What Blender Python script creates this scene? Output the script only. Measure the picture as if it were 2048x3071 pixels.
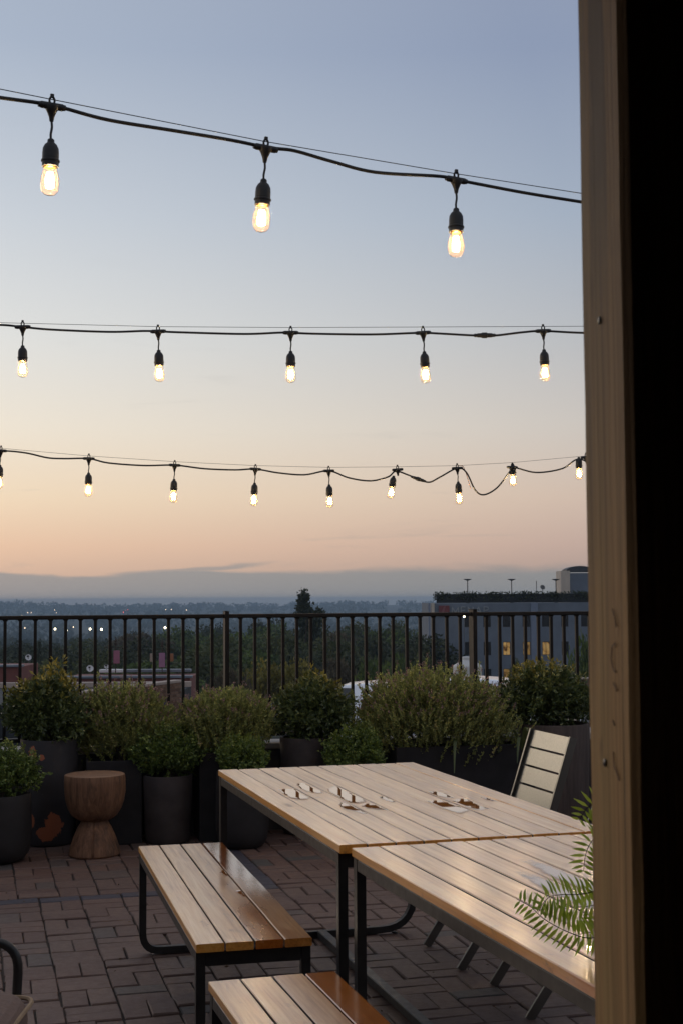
import bpy, math, random
import numpy as np
from mathutils import Matrix, Vector
for _o in list(bpy.data.objects):
    bpy.data.objects.remove(_o)
sc = bpy.context.scene
col = sc.collection
R = math.radians

# ---------------------------------------------------------------- camera
PITCH, ROLL, EYE = .0629, -.0059, 1.4953
fwd = Vector((0, math.cos(PITCH), math.sin(PITCH)))
up0 = Vector((0, -math.sin(PITCH), math.cos(PITCH)))
rt0 = Vector((1, 0, 0))
rt = rt0 * math.cos(ROLL) + up0 * math.sin(ROLL)
up = up0 * math.cos(ROLL) - rt0 * math.sin(ROLL)
cam = bpy.data.cameras.new('camera')
cam.sensor_fit = 'VERTICAL'
cam.sensor_height = 36.0
cam.sensor_width = 24.0
cam.lens = 48.66
cam.clip_start = .05
cam.clip_end = 20000
cam.dof.use_dof = True
cam.dof.focus_distance = 6.5
cam.dof.aperture_fstop = 22
camo = bpy.data.objects.new('camera', cam)
col.objects.link(camo)
m = Matrix.Identity(4)
for i in range(3):
    m[i][0], m[i][1], m[i][2] = rt[i], up[i], -fwd[i]
m[2][3] = EYE
camo.matrix_world = m
sc.camera = camo

# ---------------------------------------------------------------- view, sampling
sc.view_settings.view_transform = 'Standard'
sc.view_settings.look = 'None'
sc.view_settings.exposure = 0.0
sc.view_settings.gamma = 1.0
sc.view_settings.use_curve_mapping = False
sc.render.engine = 'CYCLES'
cy = sc.cycles
cy.use_denoising = True
cy.max_bounces = 8
cy.diffuse_bounces = 3
cy.glossy_bounces = 4
cy.transparent_max_bounces = 24
cy.volume_bounces = 0
cy.sample_clamp_indirect = 4.0
cy.caustics_reflective = False
cy.caustics_refractive = False

# ---------------------------------------------------------------- node helper
class NT:
    def __init__(s, tree):
        s.t = tree
        s.t.nodes.clear()
    def n(s, typ, **kw):
        nd = s.t.nodes.new(typ)
        for k, v in kw.items():
            if k.startswith('_'):
                setattr(nd, k[1:], v)
        return nd
    def set(s, nd, name, v):
        sock = nd.inputs[name]
        if hasattr(v, 'is_linked') and hasattr(v, 'node'):
            s.t.links.new(v, sock)
        else:
            sock.default_value = v
    def math(s, op, a, b=None, c=None, clamp=False):
        nd = s.t.nodes.new('ShaderNodeMath'); nd.operation = op; nd.use_clamp = clamp
        for i, v in enumerate((a, b, c)):
            if v is not None: s.set(nd, i, v)
        return nd.outputs[0]
    def ramp(s, fac, stops, interp='LINEAR'):
        nd = s.t.nodes.new('ShaderNodeValToRGB')
        cr = nd.color_ramp; cr.interpolation = interp
        while len(cr.elements) < len(stops): cr.elements.new(.5)
        for e, (p, c) in zip(cr.elements, stops):
            e.position = p
            e.color = (*c, 1) if len(c) == 3 else c
        s.set(nd, 0, fac)
        return nd.outputs[0]
    def mix(s, fac, a, b, blend='MIX'):
        nd = s.t.nodes.new('ShaderNodeMix'); nd.data_type = 'RGBA'; nd.blend_type = blend
        for i, v in ((0, fac), (6, a), (7, b)):
            if isinstance(v, tuple) and len(v) == 3: v = (*v, 1)
            s.set(nd, i, v)
        return nd.outputs[2]
    def noise(s, vec, scale, detail=3, rough=.55, dist=0):
        nd = s.t.nodes.new('ShaderNodeTexNoise')
        s.set(nd, 'Scale', scale); s.set(nd, 'Detail', detail); s.set(nd, 'Roughness', rough); s.set(nd, 'Distortion', dist)
        if vec is not None: s.set(nd, 'Vector', vec)
        return nd.outputs[0]
    def mapr(s, v, a, b, c=0., d=1., smooth=False):
        nd = s.t.nodes.new('ShaderNodeMapRange')
        if smooth: nd.interpolation_type = 'SMOOTHSTEP'
        for i, x in enumerate((v, a, b, c, d)): s.set(nd, i, x)
        return nd.outputs[0]
    def scale(s, vec, sx, sy, sz):
        nd = s.t.nodes.new('ShaderNodeVectorMath'); nd.operation = 'MULTIPLY'
        s.set(nd, 0, vec); nd.inputs[1].default_value = (sx, sy, sz)
        return nd.outputs[0]
    def vadd(s, a, b):
        nd = s.t.nodes.new('ShaderNodeVectorMath'); nd.operation = 'ADD'
        s.set(nd, 0, a); s.set(nd, 1, b)
        return nd.outputs[0]
    def coord(s, which='Object'):
        return s.t.nodes.new('ShaderNodeTexCoord').outputs[which]
    def bump(s, h, strength, dist=.01):
        nd = s.t.nodes.new('ShaderNodeBump')
        nd.inputs['Strength'].default_value = strength; nd.inputs['Distance'].default_value = dist
        s.set(nd, 'Height', h)
        return nd.outputs[0]

# ---------------------------------------------------------------- dusk sky
SUN_AZ = R(-45)                      # the sun has set to the left of the view
world = bpy.data.worlds.new('World')
sc.world = world
world.use_nodes = True
W = NT(world.node_tree)
dirv = W.coord('Generated')
sep = W.n('ShaderNodeSeparateXYZ'); W.set(sep, 0, dirv)
dx, dy, dz = sep.outputs
elev = W.math('MULTIPLY', W.math('ARCSINE', dz), 180 / math.pi)           # degrees
azim = W.math('MULTIPLY', W.math('ARCTAN2', dx, dy), 180 / math.pi)
cosun = W.math('ADD', W.math('MULTIPLY', dx, math.sin(SUN_AZ)), W.math('MULTIPLY', dy, math.cos(SUN_AZ)))
glow = W.math('ADD', W.math('MULTIPLY', W.math('EXPONENT', W.math('MULTIPLY', W.math('SUBTRACT', cosun, 1.0), 2.2)), .15), .85)
ef = W.mapr(elev, -2, 88)            # ramp position
def rp(e): return (e + 2) / 90
def lin(r, g, b, k=1.0):
    f = lambda c: ((c / 255 + .055) / 1.055) ** 2.4 if c > 10 else c / 255 / 12.92
    return (f(r) * k, f(g) * k, f(b) * k)
KL, KR = 1 / .96, 1 / .908
rampL = W.ramp(ef, [(rp(-2), lin(150, 146, 143, KL)), (rp(0), lin(198, 170, 154, KL)), (rp(2.2), lin(231, 196, 169, KL)),
                    (rp(4.2), lin(240, 218, 190, KL)), (rp(7), lin(238, 228, 212, KL)), (rp(10.5), lin(226, 226, 223, KL)),
                    (rp(15.5), lin(206, 212, 219, KL)), (rp(22), lin(176, 188, 205, KL)), (rp(40), lin(168, 175, 189, KL)), (rp(88), lin(168, 173, 184, KL))])
rampR = W.ramp(ef, [(rp(-2), lin(132, 134, 136, KR)), (rp(0), lin(158, 142, 136, KR)), (rp(2.2), lin(190, 167, 158, KR)),
                    (rp(4.2), lin(205, 185, 172, KR)), (rp(7), lin(201, 194, 188, KR)), (rp(10.5), lin(184, 186, 190, KR)),
                    (rp(15.5), lin(162, 174, 191, KR)), (rp(22), lin(140, 153, 179, KR)), (rp(40), lin(158, 164, 178, KR)), (rp(88), lin(168, 171, 180, KR))])
tside = W.mapr(cosun, .56, .87)
skyc = W.mix(tside, rampR, rampL)
gl = W.n('ShaderNodeCombineXYZ'); [W.set(gl, i, glow) for i in range(3)]
skyc = W.mix(1.0, skyc, gl.outputs[0], 'MULTIPLY')
# low bank of cloud along the horizon
cv = W.n('ShaderNodeCombineXYZ'); W.set(cv, 0, W.math('MULTIPLY', azim, .35)); W.set(cv, 1, W.math('MULTIPLY', elev, 1.6)); W.set(cv, 2, 3.7)
cn = W.noise(cv.outputs[0], 1.0, 4, .5, .3)
def azp(px): return (math.degrees(math.atan((px - 1024) / 4151)) + 22) / 44
bank = W.ramp(W.mapr(azim, -22, 22), [(0, (.36,) * 3), (azp(0), (.36,) * 3), (azp(200), (.31,) * 3), (azp(330), (.365,) * 3), (azp(500), (.40,) * 3), (azp(720), (.40,) * 3), (azp(900), (.375,) * 3), (azp(1100), (.40,) * 3), (azp(1500), (.41,) * 3), (1, (.38,) * 3)])
bs = W.n('ShaderNodeSeparateXYZ'); W.set(bs, 0, bank)
top = W.math('ADD', W.math('MULTIPLY', bs.outputs[0], 3.0), W.math('MULTIPLY', W.math('SUBTRACT', cn, .5), .55))
soft = W.mapr(azim, -6, 3, .10, .24)
cloud = W.mapr(W.math('SUBTRACT', top, elev), W.math('MULTIPLY', soft, -1.0), soft, smooth=True)
# one thin streak of cloud leaving the bank
line = W.math('ADD', W.mapr(azim, -10.2, -2.7, 1.02, 1.60), W.math('MULTIPLY', W.math('SUBTRACT', cn, .5), .30))
thick = W.mapr(azim, -10.2, -2.2, .20, .03)
strk_ = W.mapr(W.math('SUBTRACT', thick, W.math('ABSOLUTE', W.math('SUBTRACT', elev, W.math('SUBTRACT', line, thick)))), -.07, .06, smooth=True)
strk_ = W.math('MULTIPLY', strk_, W.math('MULTIPLY', W.mapr(azim, -11.5, -9.5, smooth=True), W.mapr(azim, -2.0, -4.5, smooth=True)))
cloud = W.math('MAXIMUM', cloud, W.math('MULTIPLY', strk_, .8))
cv2 = W.n('ShaderNodeCombineXYZ'); W.set(cv2, 0, W.math('MULTIPLY', azim, .1)); W.set(cv2, 1, W.math('MULTIPLY', elev, .8)); W.set(cv2, 2, 9.1)
wn = W.noise(cv2.outputs[0], 1.0, 6, .6, .8)
wisp = W.math('MULTIPLY', W.mapr(wn, .58, .8, smooth=True), W.mapr(elev, 1.0, 14, .35, 0.04))
cloud = W.math('MAXIMUM', W.math('MULTIPLY', cloud, .93), wisp)
ccol = W.mix(tside, lin(134, 139, 142, KR), lin(152, 153, 153, KL))
ccol = W.mix(1.0, ccol, gl.outputs[0], 'MULTIPLY')
skyc = W.mix(cloud, skyc, ccol)
nish = W.n('ShaderNodeTexSky', _sky_type='NISHITA')
nish.sun_disc = False
nish.sun_elevation = R(1.0)
nish.sun_rotation = SUN_AZ
bg1 = W.n('ShaderNodeBackground'); W.set(bg1, 0, skyc); bg1.inputs[1].default_value = .99
bg2 = W.n('ShaderNodeBackground'); W.set(bg2, 0, nish.outputs[0]); bg2.inputs[1].default_value = .015
add = W.n('ShaderNodeAddShader'); W.set(add, 0, bg1.outputs[0]); W.set(add, 1, bg2.outputs[0])
out = W.n('ShaderNodeOutputWorld'); W.set(out, 0, add.outputs[0])

sun = bpy.data.lights.new('afterglow_sun', 'SUN')
sun.energy = .3
sun.angle = R(25)
sun.color = (1, .78, .55)
suno = bpy.data.objects.new('afterglow_sun', sun)
col.objects.link(suno)
sd = Vector((math.sin(SUN_AZ), math.cos(SUN_AZ), math.tan(R(4)))).normalized()   # towards the sun
suno.rotation_euler = sd.to_track_quat('Z', 'Y').to_euler()

# ---------------------------------------------------------------- mesh helpers
class MB:
    def __init__(s):
        s.v = []; s.f = []
    def add(s, vs, fs):
        o = len(s.v); s.v += [tuple(p) for p in vs]; s.f += [tuple(i + o for i in f) for f in fs]
        return s
    def box(s, a, b, bev=0, M=None):
        """box from corner a to corner b, edges of top and bottom rings chamfered by bev"""
        (x0, y0, z0), (x1, y1, z1) = a, b
        if bev <= 0:
            vs = [(x, y, z) for z in (z0, z1) for x, y in ((x0, y0), (x1, y0), (x1, y1), (x0, y1))]
            fs = [(3, 2, 1, 0), (4, 5, 6, 7), (0, 1, 5, 4), (1, 2, 6, 5), (2, 3, 7, 6), (3, 0, 4, 7)]
        else:
            e = bev
            def ring(i, z): return [(x0 + e + i, y0 + i, z), (x1 - e - i, y0 + i, z), (x1 - i, y0 + e + i, z), (x1 - i, y1 - e - i, z),
                                    (x1 - e - i, y1 - i, z), (x0 + e + i, y1 - i, z), (x0 + i, y1 - e - i, z), (x0 + i, y0 + e + i, z)]
            vs = ring(e, z0) + ring(0, z0 + e) + ring(0, z1 - e) + ring(e, z1)
            fs = [tuple(range(7, -1, -1)), tuple(range(24, 32))]
            for k in range(3):
                for i in range(8):
                    j = (i + 1) % 8
                    fs.append((k * 8 + i, k * 8 + j, k * 8 + 8 + j, k * 8 + 8 + i))
        if M is not None: vs = [tuple(M @ Vector(p)) for p in vs]
        return s.add(vs, fs)
    def tube(s, pts, r, n=8, cap=True, square=False):
        pts = [Vector(p) for p in pts]
        rs = r if isinstance(r, (list, tuple)) else [r] * len(pts)
        t0 = (pts[1] - pts[0]).normalized()
        ref = Vector((0, 0, 1)) if abs(t0.z) < .9 else Vector((0, 1, 0))
        nx = t0.cross(ref).normalized()
        vs = []
        for i, p in enumerate(pts):
            if i == 0: t = t0
            elif i == len(pts) - 1: t = (pts[i] - pts[i - 1]).normalized()
            else: t = ((pts[i] - pts[i - 1]).normalized() + (pts[i + 1] - pts[i]).normalized()).normalized()
            nx = (nx - t * nx.dot(t)).normalized()
            ny = t.cross(nx)
            for k in range(n):
                a = 2 * math.pi * (k + (.5 if square else 0)) / n
                rr = rs[i] * (1.41421 if square else 1)
                vs.append(p + nx * (math.cos(a) * rr) + ny * (math.sin(a) * rr))
        fs = []
        for i in range(len(pts) - 1):
            for k in range(n):
                j = (k + 1) % n
                fs.append((i * n + k, i * n + j, i * n + n + j, i * n + n + k))
        if cap:
            fs.append(tuple(range(n - 1, -1, -1))); fs.append(tuple(range((len(pts) - 1) * n, len(pts) * n)))
        return s.add(vs, fs)
    def lathe(s, prof, n=24, M=None, wob=None):
        vs = []
        for (r, z) in prof:
            for k in range(n):
                a = 2 * math.pi * k / n
                rr = r * (1 + (wob(a, z) if wob else 0))
                vs.append((rr * math.cos(a), rr * math.sin(a), z))
        fs = []
        for i in range(len(prof) - 1):
            for k in range(n):
                j = (k + 1) % n
                fs.append((i * n + k, i * n + j, i * n + n + j, i * n + n + k))
        fs.append(tuple(range(n - 1, -1, -1))); fs.append(tuple(range((len(prof) - 1) * n, len(prof) * n)))
        if M is not None: vs = [tuple(M @ Vector(p)) for p in vs]
        return s.add(vs, fs)
    def mesh(s, name, mat=None, smooth=False):
        me = bpy.data.meshes.new(name)
        me.from_pydata(s.v, [], s.f)
        if smooth:
            me.shade_smooth()
            try: me.set_sharp_from_angle(angle=R(40))
            except Exception: pass
        if mat: me.materials.append(mat)
        return me
    def build(s, name, mat=None, parent=None, smooth=False, loc=None):
        return link(name, s.mesh(name, mat, smooth), parent, loc)

def link(name, me, parent=None, loc=None, rot=None):
    o = bpy.data.objects.new(name, me)
    col.objects.link(o)
    if parent is not None: o.parent = parent
    if loc is not None: o.location = loc
    if rot is not None: o.rotation_euler = rot
    return o
def tag(o, label=None, cat=None, group=None, kind=None):
    if label: o['label'] = label
    if cat: o['category'] = cat
    if group: o['group'] = group
    if kind: o['kind'] = kind
    return o
def thing(name, label, cat, loc=(0, 0, 0), rz=0, group=None):
    o = link(name, None, None, loc, (0, 0, rz))
    o.empty_display_size = .1
    return tag(o, label, cat, group)
def smoothline(pts, n=6):
    """Catmull-Rom through the points"""
    P = [Vector(p) for p in pts]
    P = [P[0] * 2 - P[1]] + P + [P[-1] * 2 - P[-2]]
    o = []
    for i in range(1, len(P) - 2):
        a, b, c, d = P[i - 1:i + 3]
        for k in range(n):
            t = k / n
            o.append(.5 * ((2 * b) + (c - a) * t + (2 * a - 5 * b + 4 * c - d) * t * t + (3 * b - a - 3 * c + d) * t ** 3))
    o.append(P[-2])
    return o

# ---------------------------------------------------------------- materials
def newmat(name):
    mt = bpy.data.materials.new(name); mt.use_nodes = True
    return mt, NT(mt.node_tree)
def finish(T, base, rough=.6, spec=.5, metal=0., bump=None, coat=0., coat_r=.1, emit=None, es=0., trans=None, ior=None):
    b = T.n('ShaderNodeBsdfPrincipled')
    if isinstance(base, tuple) and len(base) == 3: base = (*base, 1)
    T.set(b, 'Base Color', base); T.set(b, 'Roughness', rough); T.set(b, 'Metallic', metal)
    T.set(b, 'Specular IOR Level', spec)
    if coat: T.set(b, 'Coat Weight', coat); T.set(b, 'Coat Roughness', coat_r)
    if bump is not None: T.set(b, 'Normal', bump)
    if ior: T.set(b, 'IOR', ior)
    if emit: T.set(b, 'Emission Color', (*emit, 1)); T.set(b, 'Emission Strength', es)
    o = T.n('ShaderNodeOutputMaterial'); T.set(o, 0, b.outputs[0])
    return b
def simple(name, c, rough=.6, var=.25, scale=8, bumps=0., bscale=60, spec=.5, metal=0., stretch=(1, 1, 1), coat=0.):
    mt, T = newmat(name)
    co = T.scale(T.coord(), *stretch)
    n = T.noise(co, scale, 5, .6)
    a = tuple(x * (1 - var) for x in c); b = tuple(min(1, x * (1 + var)) for x in c)
    colr = T.ramp(n, [(.3, a), (.7, b)])
    bp = T.bump(T.noise(co, bscale, 4), bumps, .004) if bumps else None
    r = T.math('ADD', rough - .08, T.math('MULTIPLY', T.noise(co, scale * 2.3, 3), .16))
    finish(T, colr, r, spec, metal, bp, coat)
    return mt
MAT = {}

def board_material():
    mt, T = newmat('weathered_hardwood')
    co = T.coord()
    info = T.n('ShaderNodeObjectInfo')
    off = T.n('ShaderNodeCombineXYZ'); T.set(off, 1, T.math('MULTIPLY', info.outputs['Random'], 37.0)); T.set(off, 2, T.math('MULTIPLY', info.outputs['Random'], 11.0))
    p = T.vadd(co, off.outputs[0])
    att = T.n('ShaderNodeAttribute', _attribute_type='OBJECT', _attribute_name='wet')
    wet0 = att.outputs['Fac']
    g1 = T.noise(T.scale(p, 38, 1.6, 38), 1.0, 6, .65, .6)
    g2 = T.noise(T.scale(p, 140, 5, 140), 1.0, 3, .6)
    g = T.math('ADD', T.math('MULTIPLY', g1, .7), T.math('MULTIPLY', g2, .3))
    c = T.ramp(g, [(.3, (.38, .18, .065)), (.5, (.66, .38, .165)), (.72, (.82, .54, .28))])
    hue = T.mix(info.outputs['Random'], (.82, .74, .66), (1.12, 1.12, 1.12))
    c = T.mix(1.0, c, hue, 'MULTIPLY')
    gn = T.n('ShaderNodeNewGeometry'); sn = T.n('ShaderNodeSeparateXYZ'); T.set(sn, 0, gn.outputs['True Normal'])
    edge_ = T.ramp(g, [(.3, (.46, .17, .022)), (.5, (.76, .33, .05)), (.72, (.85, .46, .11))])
    # gap faces are coloured dark to carry the shade between boards, the outer edges and the board ends keep their orange
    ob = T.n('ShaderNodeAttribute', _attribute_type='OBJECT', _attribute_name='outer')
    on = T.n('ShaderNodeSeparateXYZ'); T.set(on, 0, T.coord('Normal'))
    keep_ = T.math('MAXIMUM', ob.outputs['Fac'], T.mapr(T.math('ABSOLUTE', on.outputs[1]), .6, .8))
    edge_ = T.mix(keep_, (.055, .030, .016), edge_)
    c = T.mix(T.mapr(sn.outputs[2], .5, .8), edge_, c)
    # silvery worn bloom and dark weather stains
    bl = T.mapr(T.noise(T.scale(p, 9, 2.2, 9), 1.0, 5, .62), .46, .72, 0, .30)
    c = T.mix(T.math('MULTIPLY', bl, T.mapr(sn.outputs[2], .5, .8)), c, (.64, .46, .29))
    st = T.mapr(T.noise(T.scale(p, 13, 4.2, 13), 1.0, 7, .7, 1.2), .59, .72, 0, .8)
    c = T.mix(st, c, (.13, .07, .045))
    pit = T.mapr(T.noise(T.scale(p, 60, 22, 60), 1.0, 3, .6), .74, .80, 0, .75)
    c = T.mix(pit, c, (.10, .055, .035))
    # wet patches : darker, richer, glossier
    wn = T.noise(T.scale(p, 8, 2.0, 8), 1.0, 4, .6, .3)
    sepc = T.n('ShaderNodeSeparateXYZ'); T.set(sepc, 0, co)
    near = T.mapr(sepc.outputs[1], .6, -.9, -.35, .45)
    wv = T.math('ADD', T.math('ADD', T.math('MULTIPLY', wet0, 1.15), T.math('MULTIPLY', near, wet0)), T.math('MULTIPLY', T.math('SUBTRACT', wn, .5), .9))
    wet = T.mapr(wv, .40, 1.10, smooth=True)
    c = T.mix(wet, c, T.mix(1.0, c, (.60, .32, .11), 'MULTIPLY'))
    rough = T.math('ADD', .36, T.math('MULTIPLY', T.noise(T.scale(p, 20, 3, 20), 1.0, 4), .22))
    rough = T.math('MULTIPLY_ADD', wet, -.26, rough, True)
    bp = T.bump(g, .18, .002)
    b = finish(T, c, rough, .6, 0, bp)
    cw = T.math('MULTIPLY_ADD', wet, .2, .12)
    T.set(b, 'Coat Weight', T.math('MULTIPLY_ADD', st, -.9, 1.0, True)); T.set(b, 'Coat Roughness', T.math('MULTIPLY_ADD', wet, -.15, .23, True)); T.set(b, 'Coat Normal', bp)
    return mt
MAT['board'] = board_material()

mt, T = newmat('puddle_water')
pb_ = T.n('ShaderNodeBsdfPrincipled'); pb_.inputs['Base Color'].default_value = (.16, .062, .014, 1); pb_.inputs['Roughness'].default_value = .015; pb_.inputs['IOR'].default_value = 4.0
ed = T.n('ShaderNodeAttribute', _attribute_name='depth')
ps_ = T.n('ShaderNodeNewGeometry').outputs['Position']
fa = T.mapr(T.math('ADD', ed.outputs['Fac'], T.math('MULTIPLY', T.math('SUBTRACT', T.noise(ps_, 45, 4, .6), .5), .9)), .12, .85, smooth=True)
tr_ = T.n('ShaderNodeBsdfTransparent'); mx_ = T.n('ShaderNodeMixShader')
lw_ = T.n('ShaderNodeLayerWeight'); lw_.inputs['Blend'].default_value = .5
gl_ = T.n('ShaderNodeBsdfGlossy'); gl_.inputs['Roughness'].default_value = .01
df_ = T.n('ShaderNodeBsdfDiffuse'); df_.inputs['Color'].default_value = (.85, .30, .04, 1)
wf_ = T.n('ShaderNodeMixShader'); T.set(wf_, 0, T.math('MULTIPLY', T.math('POWER', lw_.outputs['Facing'], 1.15), .98)); T.set(wf_, 1, df_.outputs[0]); T.set(wf_, 2, gl_.outputs[0])
T.set(mx_, 0, fa); T.set(mx_, 1, tr_.outputs[0]); T.set(mx_, 2, wf_.outputs[0])
po_ = T.n('ShaderNodeOutputMaterial'); T.set(po_, 0, mx_.outputs[0])
MAT['puddle'] = mt

mt, T = newmat('black_steel')
n = T.noise(T.coord(), 30, 4)
finish(T, T.ramp(n, [(.3, (.011, .011, .012)), (.7, (.022, .021, .021))]), T.mapr(n, .3, .7, .34, .5), .5)
MAT['steel'] = mt
MAT['rail'] = simple('bronze_railing_paint', (.009, .007, .0065), .5, .3, 12, .1, 90, spec=.22)
MAT['cable'] = simple('black_rubber', (.010, .010, .011), .5, .2, 20)
MAT['wire'] = simple('steel_wire', (.09, .095, .105), .4, .2, 20, metal=.4)
MAT['pot'] = simple('charcoal_pot_paint', (.018, .016, .017), .62, .35, 7, .25, 45, spec=.35)
MAT['pot2'] = simple('grey_brown_pot', (.042, .034, .034), .68, .3, 9, .3, 50, spec=.3)
MAT['box'] = simple('black_trough_paint', (.014, .013, .015), .7, .3, 6, .2, 60, spec=.25)
MAT['barrel'] = simple('grey_brown_barrel', (.065, .048, .043), .75, .4, 6, .5, 40, stretch=(8, 8, .6))
MAT['soil'] = simple('soil', (.025, .017, .012), .9, .4, 30, .8, 40)
MAT['fired'] = simple('terracotta_pot', (.28, .11, .06), .8, .2, 10, .2, 60)

# pot with flaked paint showing terracotta underneath
mt, T = newmat('flaking_pot_paint')
co = T.coord()
n = T.noise(co, 7, 5)
base = T.ramp(n, [(.3, (.020, .019, .022)), (.7, (.036, .033, .038))])
wob = T.noise(co, 26, 5, .65)
mask = None
for (px_, py_, pz_, sx, sz) in [(-.070, -.155, .565, .024, .046), (-.052, -.16, .530, .013, .014), (-.012, -.172, .545, .017, .019), (-.095, -.14, .53, .018, .016), (-.075, -.14, .16, .017, .05), (.055, -.14, .135, .05, .075), (.02, -.155, .085, .065, .045)]:
    sx_ = T.n('ShaderNodeVectorMath', _operation='SUBTRACT'); T.set(sx_, 0, co); sx_.inputs[1].default_value = (px_, py_, pz_)
    q = T.scale(sx_.outputs[0], 1 / sx, 6, 1 / sz)
    ln = T.n('ShaderNodeVectorMath', _operation='LENGTH'); T.set(ln, 0, q)
    v = T.math('SUBTRACT', 1.0, T.math('MULTIPLY', ln.outputs['Value'], T.math('MULTIPLY_ADD', wob, 1.5, .25)))
    mask = v if mask is None else T.math('MAXIMUM', mask, v)
mk = T.mapr(mask, 0, .06)
speck = T.mapr(T.noise(co, 70, 2), .77, .79)
c = T.mix(mk, base, (.33, .11, .055)); c = T.mix(T.math('MULTIPLY', speck, .7), c, (.25, .23, .22))
finish(T, c, .62, .35, bump=T.bump(mk, -.4, .003))
MAT['flake'] = mt

def wood_simple(name, a, b, sc_=(18, 18, 1.2), rough=.62, dark=(.03, .02, .014), dk=.6):
    mt, T = newmat(name)
    co = T.coord()
    g = T.noise(T.scale(co, *sc_), 1.0, 7, .65, .8)
    c = T.ramp(g, [(.3, a), (.7, b)])
    sp = T.mapr(T.noise(T.scale(co, sc_[0] * .28, sc_[1] * .28, sc_[2] * .8), 1.0, 6, .6), .56, .72, 0, dk)
    c = T.mix(sp, c, dark)
    finish(T, c, T.mapr(g, .3, .7, rough + .1, rough - .1), .4, bump=T.bump(g, .5, .004))
    return mt
MAT['stool'] = wood_simple('carved_stool_wood', (.075, .034, .018), (.20, .10, .052), (40, 40, 5), .7, dk=.8)

# weathered timber post: greenish bloom, a dark streak high up, faint stencilled marks
mt, T = newmat('weathered_post_timber')
co = T.coord()
sepp = T.n('ShaderNodeSeparateXYZ'); T.set(sepp, 0, co)
g = T.noise(T.scale(co, 95, 95, 1.9), 1.0, 9, .68, 1.0)
g2 = T.noise(T.scale(co, 14, 14, .9), 1.0, 5, .6, .4)
c = T.ramp(g, [(.32, (.13, .062, .024)), (.46, (.40, .225, .088)), (.60, (.55, .34, .15)), (.76, (.72, .49, .24))])
c = T.mix(T.mapr(g2, .45, .7, 0, .5), c, (.38, .30, .11))
edge = T.noise(T.scale(co, 10, 10, 5), 1.0, 5, .6)
yy = T.math('ABSOLUTE', T.math('SUBTRACT', T.math('ADD', sepp.outputs[1], T.math('MULTIPLY', T.math('SUBTRACT', edge, .5), .07)), .088))
strk = T.math('MULTIPLY', T.mapr(yy, .036, .027), T.mapr(sepp.outputs[2], 1.70, 1.82))
c = T.mix(T.math('MULTIPLY', strk, .9), c, (.022, .014, .014))
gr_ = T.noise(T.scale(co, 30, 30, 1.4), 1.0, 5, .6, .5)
topdark_ = T.mapr(T.math('ADD', sepp.outputs[2], T.math('MULTIPLY', T.math('SUBTRACT', gr_, .5), .7)), 1.38, 1.72, 0, .62, True)
c = T.mix(topdark_, c, (.085, .050, .034))  # dark stain and shade high on the post, both put into the colour
kn = T.noise(T.scale(co, 22, 22, 9), 1.0, 3, .5)
c = T.mix(T.mapr(kn, .66, .75, 0, .7), c, (.05, .026, .018))
crk = T.noise(T.scale(co, 120, 120, 1.1), 1.0, 4, .7, .4)
c = T.mix(T.mapr(crk, .60, .68, 0, .85), c, (.035, .02, .010))
finish(T, c, .72, .35, bump=T.bump(T.math('SUBTRACT', g, T.mapr(crk, .64, .72)), .8, .004))
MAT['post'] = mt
MAT['ink'] = simple('faded_purple_stamp', (.16, .095, .06), .8, .3, 60)
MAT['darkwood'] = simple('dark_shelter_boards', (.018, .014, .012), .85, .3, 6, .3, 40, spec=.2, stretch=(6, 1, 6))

# clay pavers
def paver_mat(name, a, b, cc):
    mt, T = newmat(name)
    info = T.n('ShaderNodeObjectInfo'); geo = T.n('ShaderNodeNewGeometry')
    rnd = T.math('FRACT', T.math('ADD', info.outputs['Random'], geo.outputs['Random Per Island']))
    pos = geo.outputs['Position']
    n = T.noise(pos, 26, 6, .65)
    big = T.noise(pos, 1.3, 3, .5)
    c = T.ramp(rnd, [(0, a), (.45, b), (.9, cc), (1, (.066, .066, .066))])
    c = T.mix(T.mapr(n, .3, .75, 0, .5), c, T.mix(1.0, c, (.55, .52, .52), 'MULTIPLY'))
    c = T.mix(T.mapr(big, .35, .7, 0, .4), c, (.082, .062, .056))
    pit = T.mapr(T.noise(pos, 55, 3, .6), .70, .76)
    c = T.mix(T.math('MULTIPLY', pit, .8), c, (.012, .010, .010))
    pale = T.mapr(T.noise(pos, 6, 6, .7), .66, .78, 0, .35)
    c = T.mix(pale, c, (.22, .19, .175))
    h = T.math('ADD', T.math('MULTIPLY', T.noise(pos, 140, 4, .6), .5), T.math('MULTIPLY', T.noise(pos, 22, 3), .5))
    finish(T, c, T.math('MULTIPLY_ADD', n, .3, .42), .4, bump=T.bump(T.math('SUBTRACT', h, T.math('MULTIPLY', pit, .5)), .6, .006))
    return mt
MAT['paver'] = paver_mat('clay_paver', (.112, .064, .052), (.130, .078, .064), (.148, .092, .074))
MAT['paver_blue'] = paver_mat('blue_grey_paver', (.040, .042, .062), (.048, .048, .070), (.056, .056, .076))
MAT['joint'] = simple('joint_sand', (.028, .022, .019), .95, .4, 40, .8, 120)

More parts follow.
